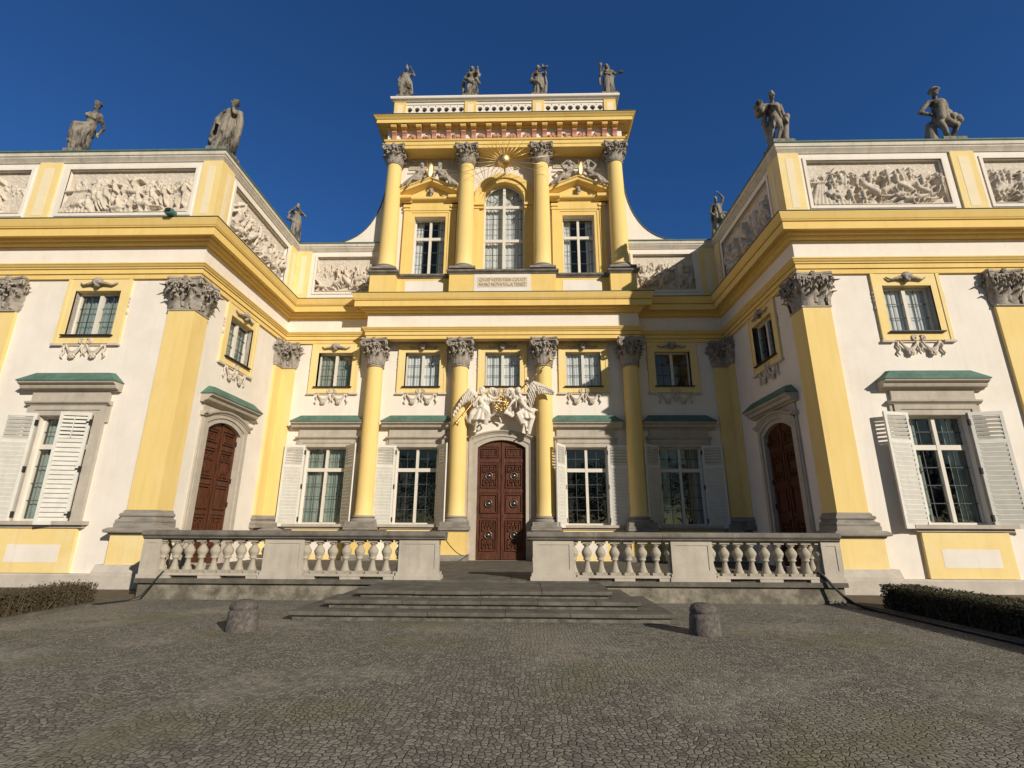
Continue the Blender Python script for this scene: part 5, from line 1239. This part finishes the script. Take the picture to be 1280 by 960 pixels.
STP = thing('stone_steps', 'three worn dark stone steps spreading in front of the main door', 'steps', (.1, -9.2, 0))
def step(x0, x1, yf, yb, z0, z1, k):
    mb = MB(); r = random.Random(k); x = x0
    mb.mi = 1; mb.box(x0 + .07, x1 - .07, yf + .06, yb, z0 - .02, z1 - .075); mb.mi = 0
    cuts = [x0]
    while cuts[-1] < x1 - 1.5: cuts.append(cuts[-1] + r.uniform(1.05, 1.5))
    cuts.append(x1)
    for a, b in zip(cuts, cuts[1:]):
        dy = r.uniform(-.008, .008); dz = r.uniform(-.006, .004)
        pr = [(yb, z1 - .08), (yf + .03 + dy, z1 - .08), (yf + dy, z1 - .06 + dz), (yf + dy, z1 - .025 + dz), (yf + .02 + dy, z1 - .005 + dz), (yf + .05 + dy, z1 + dz), (yb, z1 + dz)]
        mb.prism(pr, a + .004, b - .004, 'x')
    o = mb.build('step', ['step', 'rubble'], STP, Matrix.Translation((-.1, 9.2, 0))); return o
step(-3.38, 3.58, -10.38, -7.80, 0, .155, 1); step(-2.88, 3.08, -9.95, -7.80, .15, .295, 2); step(-2.42, 2.62, -9.52, -7.80, .29, .425, 3)

# baluster shape: square cap, swelling high up, waist and flaring foot
def baluster_mesh():
    mb = MB(); h = .72
    mb.box(-.125, .125, -.125, .125, 0, .055); mb.box(-.115, .115, -.115, .115, h - .05, h)
    pr = [(.108, .055), (.108, .08), (.09, .11), (.073, .16), (.056, .24), (.052, .30), (.085, .315), (.09, .335), (.075, .35), (.09, .38), (.116, .435), (.125, .47), (.114, .51), (.08, .56), (.058, .59), (.056, .62), (.09, .632), (.094, .65), (.075, .672)]
    mb.lathe(pr, n=14); return mb.mesh('baluster', 'baluster')
BAL = baluster_mesh()
for s in (-1, 1):
    t = thing('balustrade', 'grey stone balustrade with bulbous balusters %s of the door steps' % ('left' if s < 0 else 'right'), 'balustrade', (s * 4.7, -7.6, ZT), 'balustrades edging the terrace')
    inv = Matrix.Translation((-s * 4.7, 7.6, -ZT))
    X = lambda a, b: sorted((s * a, s * b))
    mb = MB()
    for a, b in ((1.04, 2.12), (4.25, 5.32), (7.70, 8.20)): x0, x1 = X(a, b); mb.box(x0, x1, -7.80, -7.40, .462, .55); mb.box(x0 + .03, x1 - .03, -7.78, -7.42, .55, .63)
    for a, b in ((2.12, 4.25), (5.32, 7.70)):
        x0, x1 = X(a, b); m = (x1 - x0)
        for u0, u1 in ((0, .12), (.40, .62), (.88, 1.0)): mb.box(x0 + m * u0, x0 + m * u1, -7.77, -7.43, .462, .53)
        mb.box(x0, x1, -7.78, -7.42, .53, .585)
    x0, x1 = X(7.9, 8.20); mb.box(x0, x1, -7.40, -6.16, .462, .60)
    mb.build('balustrade_plinth', 'trim', t, inv)
    for a, b in ((1.10, 2.05), (4.31, 5.26), (7.76, 8.19)):
        mb = MB(); x0, x1 = X(a, b); mb.box(x0 + .02, x1 - .02, -7.745, -7.46, .63, 1.335)
        for (p0, p1, q0, q1) in ((x0, x0 + .10, .63, 1.335), (x1 - .10, x1, .63, 1.335), (x0 + .10, x1 - .10, .63, .71), (x0 + .10, x1 - .10, 1.255, 1.335)): mb.box(p0, p1, -7.76, -7.742, q0, q1)
        mb.build('pier', 'trim', t, inv)
    mb = MB(); x0, x1 = X(.96, 8.19)
    pr = [(-7.46, 1.336), (-7.76, 1.336), (-7.80, 1.36), (-7.82, 1.375), (-7.82, 1.40), (-7.86, 1.42), (-7.88, 1.45), (-7.88, 1.51), (-7.85, 1.535), (-7.36, 1.545), (-7.34, 1.5), (-7.40, 1.40), (-7.46, 1.38)]
    cuts = [x0]; q = random.Random(4 + s)
    while cuts[-1] < x1 - 1.7: cuts.append(cuts[-1] + q.uniform(1.3, 1.7))
    cuts.append(x1)
    for a, b in zip(cuts, cuts[1:]): mb.prism(pr, a + .003, b - .003, 'x')
    x0, x1 = X(7.85, 8.19); mb.box(x0, x1, -7.33, -6.10, 1.34, 1.53)
    mb.build('rail', 'rail', t, inv)
    for a, b, n in ((2.05, 4.31, 7), (5.26, 7.76, 8)):
        st = (b - a) / n
        for k in range(n + 1):
            x = a + st * k
            link('baluster', BAL, t, inv @ TR(s * x, -7.60, .585) @ Matrix.Diagonal((1, 1, 1.04, 1)))
    for y in (-7.1, -6.75, -6.4): link('baluster', BAL, t, inv @ TR(s * 8.02, y, .60) @ Matrix.Diagonal((1, 1, 1.03, 1)))

# ------------------------------------------------------------------ ground and small things
mb = MB(); mb.add([(-400, -400, 0), (400, -400, 0), (400, 400, 0), (-400, 400, 0)], [(0, 1, 2, 3)])
g = mb.build('ground', 'setts'); tag(g, 'courtyard of small grey setts with mossy and sandy patches', 'ground', None, 'structure')
for s, sd in ((-1, 'left'), (1, 'right')):
    x0, x1 = sorted((s * 8.32, s * 30)); b_ = MB().box(x0, x1, -14.5, -6.05, -.02, .05).build('planting_bed', 'soil'); tag(b_, 'strip of bare soil between the hedge and the %s wing' % sd, 'soil', None, 'structure')
    x0, x1 = sorted((s * 8.22, s * 8.32)); b_ = MB().box(x0, x1, -14.5, -8.0, -.02, .062).build('kerb', 'step'); tag(b_, 'thin dark stone edging along the %s planting bed' % sd, 'kerb', None, 'structure')

def bollard(x, y, lean, lab, k):
    mb = MB(); r = random.Random(k); n = 22; prof = [(.245, -.05), (.25, .04), (.238, .14), (.228, .24), (.222, .30), (.205, .312), (.205, .328), (.218, .338), (.212, .38), (.188, .42), (.13, .455), (.05, .468), (.001, .47)]
    vs = []
    for rr_, z in prof:
        for i in range(n):
            a = 2 * pi * i / n; j = 1 + .03 * math.sin(3 * a + k) + r.uniform(-.012, .012); vs.append((rr_ * j * math.cos(a) + lean * z, rr_ * j * math.sin(a), z + r.uniform(-.004, .004)))
    fs = [(i * n + j, i * n + (j + 1) % n, (i + 1) * n + (j + 1) % n, (i + 1) * n + j) for i in range(len(prof) - 1) for j in range(n)]
    mb.add(vs, fs, True); o = mb.build('bollard', 'granite'); o.location = (x, y, 0); tag(o, lab, 'bollard', 'granite bollards beside the steps')
bollard(-3.70, -11.28, -.03, 'squat rough granite bollard left of the steps', 3)
bollard(3.79, -11.25, 0, 'squat granite bollard with a ring groove right of the steps', 8)

def hedge(s, lab):
    t = thing('hedge', lab, 'hedge', (s * 8.85, -11.4, 0)); r = random.Random(20 + s); inv = Matrix.Translation((-s * 8.85, 11.4, 0))
    tw = MB(); lf = MB(); L0, L1 = -14.4, -8.6; Hh = .44 if s < 0 else .52
    for i in range(7000 if s < 0 else 2500):
        y = r.uniform(L0, L1); x = s * (8.42 + r.uniform(0, .75)); z0 = .05
        top = V(x + r.uniform(-.1, .1), y + r.uniform(-.1, .1), Hh * r.uniform(.72, 1.0) + (.08 * r.random() if s < 0 else 0)); b = V(x + r.uniform(-.06, .06), y + r.uniform(-.08, .08), z0)
        d = V(r.uniform(-1, 1), r.uniform(-1, 1), 0).normalized() * (.009 if s < 0 else .008)
        m = b.lerp(top, .55) + V(r.uniform(-.03, .03), r.uniform(-.03, .03), 0)
        tw.add([b - d, b + d, m + d * .8, top, m - d * .8], [(0, 1, 2, 4), (4, 2, 3)], False)
    for i in range(5500 if s < 0 else 22000):
        y = r.uniform(L0, L1)
        q = r.random()
        if q < .5: x = 8.40 + abs(r.gauss(0, .05)); z = r.uniform(.06, Hh)
        elif q < .8: x = 8.42 + r.uniform(0, .78); z = Hh + r.gauss(-.02, .035 if s < 0 else .018)
        elif q < .9 and s: x = r.uniform(8.4, 9.2); z = r.uniform(.06, Hh); y = L1 + r.gauss(0, .04)
        else: x = 9.2 - abs(r.gauss(0, .05)); z = r.uniform(.06, Hh)
        x *= s; sz = r.uniform(.012, .03)
        a = V(r.uniform(-1, 1), r.uniform(-1, 1), r.uniform(-1, 1)).normalized(); b = a.orthogonal().normalized(); c = V(x, y, z)
        lf.mi = 0 if r.random() < (.6 if s < 0 else .88) else 1
        lf.add([c - a * sz, c + b * sz * .5, c + a * sz, c - b * sz * .5], [(0, 1, 2, 3)], False)
    core = MB(); x0, x1 = sorted((s * 8.50, s * 9.12)); core.box(x0, x1, L0, L1 - .08, .05, Hh - .08)
    tw.build('hedge_stems', 'twig', t, inv); lf.build('hedge_foliage', ['dryleaf' if s < 0 else 'boxleaf', 'twig'], t, inv); core.build('hedge_core', 'twig', t, inv)
hedge(-1, 'low straggly brown hedge with bare twigs at the left wing'); hedge(1, 'dense dark clipped hedge in front of the right wing')

mb = MB(); mb.tube([(-7.55, -7.80, .62), (-7.62, -7.86, .50), (-7.72, -7.92, .30), (-7.85, -7.98, .10), (-8.0, -8.15, .03), (-8.2, -8.6, .02), (-8.27, -9.2, .075)], .018, 6)
tag(mb.build('cable', 'rubber'), 'thin dark cable hanging off the left balustrade down to the hedge', 'cable', 'cables hanging off the terrace')
mb = MB(); mb.tube([(7.6, -7.72, .68), (7.70, -7.84, .58), (7.85, -7.92, .36), (8.02, -8.02, .12), (8.14, -8.3, .03), (8.18, -9.2, .025), (8.18, -11, .025), (8.17, -13.5, .025)], .028, 6)
mb.tube([(7.62, -7.76, .60), (7.74, -7.88, .48), (7.92, -7.98, .24), (8.08, -8.2, .06), (8.13, -8.8, .025), (8.13, -13.5, .025)], .024, 6)
tag(mb.build('cable', 'rubber'), 'thick pair of black hoses draped off the right balustrade along the hedge', 'hose', 'cables hanging off the terrace')
mb = MB(); pts = []
for k in range(13):
    t = k / 12; pts.append((-1.08 - .1 * t, -7.3 + 7.15 * t, 1.42 - .75 * t - .32 * 4 * t * (1 - t) * .6))
mb.tube(pts, .012, 6); tag(mb.build('rope', 'rope'), 'sagging rope from the left gate pier to the main door', 'rope')
mb = MB(); mb.box(-.16, .10, -.26, .02, 0, .05); mb.add([(-.17, -.30, .05), (.12, -.24, .05), (.12, .04, .05), (-.17, .04, .05), (-.15, -.28, .19), (.09, -.22, .22), (.09, .02, .20), (-.15, .02, .20)], [(0, 3, 2, 1), (4, 5, 6, 7), (0, 1, 5, 4), (1, 2, 6, 5), (2, 3, 7, 6), (3, 0, 4, 7)])
o = mb.build('floodlight', 'lampgreen'); o.scale = (.85, .85, .85); o.location = (-10.22, -6.50, 11.075); tag(o, 'small green floodlight box on the left wing cornice edge', 'floodlight')
mb = MB(); mb.box(-.12, .12, -.01, .01, -.135, .125); mb.build('floodlight_lens', 'iron', o, Matrix.Translation((-.02, -.30, .14)) @ Matrix.Diagonal((.8, 1, .4, 1)))

# far wood behind the photographer, seen in the panes only
tw = MB(); r = random.Random(77)
for i in range(34):
    x = -120 + 240 * i / 33 + r.uniform(-3, 3); y = -95 + r.uniform(-8, 8); h = r.uniform(13, 20)
    tw.tube([(x, y, 0), (x + r.uniform(-.4, .4), y, h * .5), (x + r.uniform(-.8, .8), y, h * .85)], [.35, .22, .06], 6)
    for k in range(620):
        a = r.uniform(0, 2 * pi); q = r.random() ** .5 * h * .38; z = h * r.uniform(.25, 1.0); q *= math.sin(min(1, max(.1, (z / h - .15) / .85)) * pi * .85) + .2
        c = V(x + q * math.cos(a), y + q * math.sin(a), z); d = V(r.uniform(-1, 1), r.uniform(-1, 1), r.uniform(-.3, 1)).normalized() * r.uniform(.5, 1.3); e = d.orthogonal().normalized() * r.uniform(.08, .32)
        tw.add([c - d, c + e, c + d, c - e], [(0, 1, 2, 3)], False)
o = tw.build('far_wood', 'bark'); tag(o, 'far row of bare trees mirrored in the window panes', 'trees', None, 'stuff')

# ------------------------------------------------------------------ light, sky, camera
S = Vector((.835, -1.0, .565)).normalized()            # towards the sun
elev = math.asin(S.z); az = math.atan2(S.x, S.y)
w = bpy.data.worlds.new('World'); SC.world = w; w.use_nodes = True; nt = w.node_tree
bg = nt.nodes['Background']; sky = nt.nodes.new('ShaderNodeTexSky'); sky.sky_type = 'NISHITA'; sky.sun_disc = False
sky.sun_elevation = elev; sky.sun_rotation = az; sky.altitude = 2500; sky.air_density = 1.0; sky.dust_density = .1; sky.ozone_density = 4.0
# tint added over the sky: blue opposite the sun, warm fill sunward for shaded walls
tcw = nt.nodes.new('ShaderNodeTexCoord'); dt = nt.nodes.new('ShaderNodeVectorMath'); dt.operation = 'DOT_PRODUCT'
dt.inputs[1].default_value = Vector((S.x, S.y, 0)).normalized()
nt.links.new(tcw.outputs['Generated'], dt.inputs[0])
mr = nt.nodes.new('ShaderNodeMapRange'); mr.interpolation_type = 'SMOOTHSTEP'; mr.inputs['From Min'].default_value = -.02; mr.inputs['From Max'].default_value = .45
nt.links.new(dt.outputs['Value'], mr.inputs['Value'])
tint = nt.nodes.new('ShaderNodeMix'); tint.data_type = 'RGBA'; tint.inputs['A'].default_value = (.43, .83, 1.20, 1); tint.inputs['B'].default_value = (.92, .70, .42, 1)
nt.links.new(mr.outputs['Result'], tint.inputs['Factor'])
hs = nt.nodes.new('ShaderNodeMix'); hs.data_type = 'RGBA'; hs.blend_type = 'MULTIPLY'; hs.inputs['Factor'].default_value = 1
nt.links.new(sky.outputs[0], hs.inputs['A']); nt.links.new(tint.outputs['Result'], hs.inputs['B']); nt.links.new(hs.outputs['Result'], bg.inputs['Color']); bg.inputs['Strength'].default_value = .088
sl = bpy.data.lights.new('sun', 'SUN'); sl.energy = 4.5; sl.angle = math.radians(.53); sl.color = (1.0, .925, .82)
so = bpy.data.objects.new('sun', sl); COL.objects.link(so); so.rotation_euler = S.to_track_quat('Z', 'Y').to_euler()

pitch, yaw, roll = .28, .0246, .0046
cp, sp, cy, sy = math.cos(pitch), math.sin(pitch), math.cos(yaw), math.sin(yaw)
fw = Vector((-sy * cp, cy * cp, sp)); rt = Vector((cy, sy, 0)); up = rt.cross(fw); cr, sr = math.cos(roll), math.sin(roll)
r2 = rt * cr + up * sr; u2 = up * cr - rt * sr
cam = bpy.data.cameras.new('camera'); co = bpy.data.objects.new('camera', cam); COL.objects.link(co)
m3 = Matrix((r2, u2, -fw)).transposed().to_4x4(); m3.translation = (.9, -20.1855, 1.6); co.matrix_world = m3
cam.sensor_fit = 'HORIZONTAL'; cam.sensor_width = 36; cam.lens = 631.1 * 36 / 1280; cam.clip_end = 2000; cam.clip_start = .1
SC.camera = co
SC.view_settings.view_transform = 'Standard'; SC.view_settings.look = 'None'; SC.view_settings.exposure = .07; SC.view_settings.gamma = 1
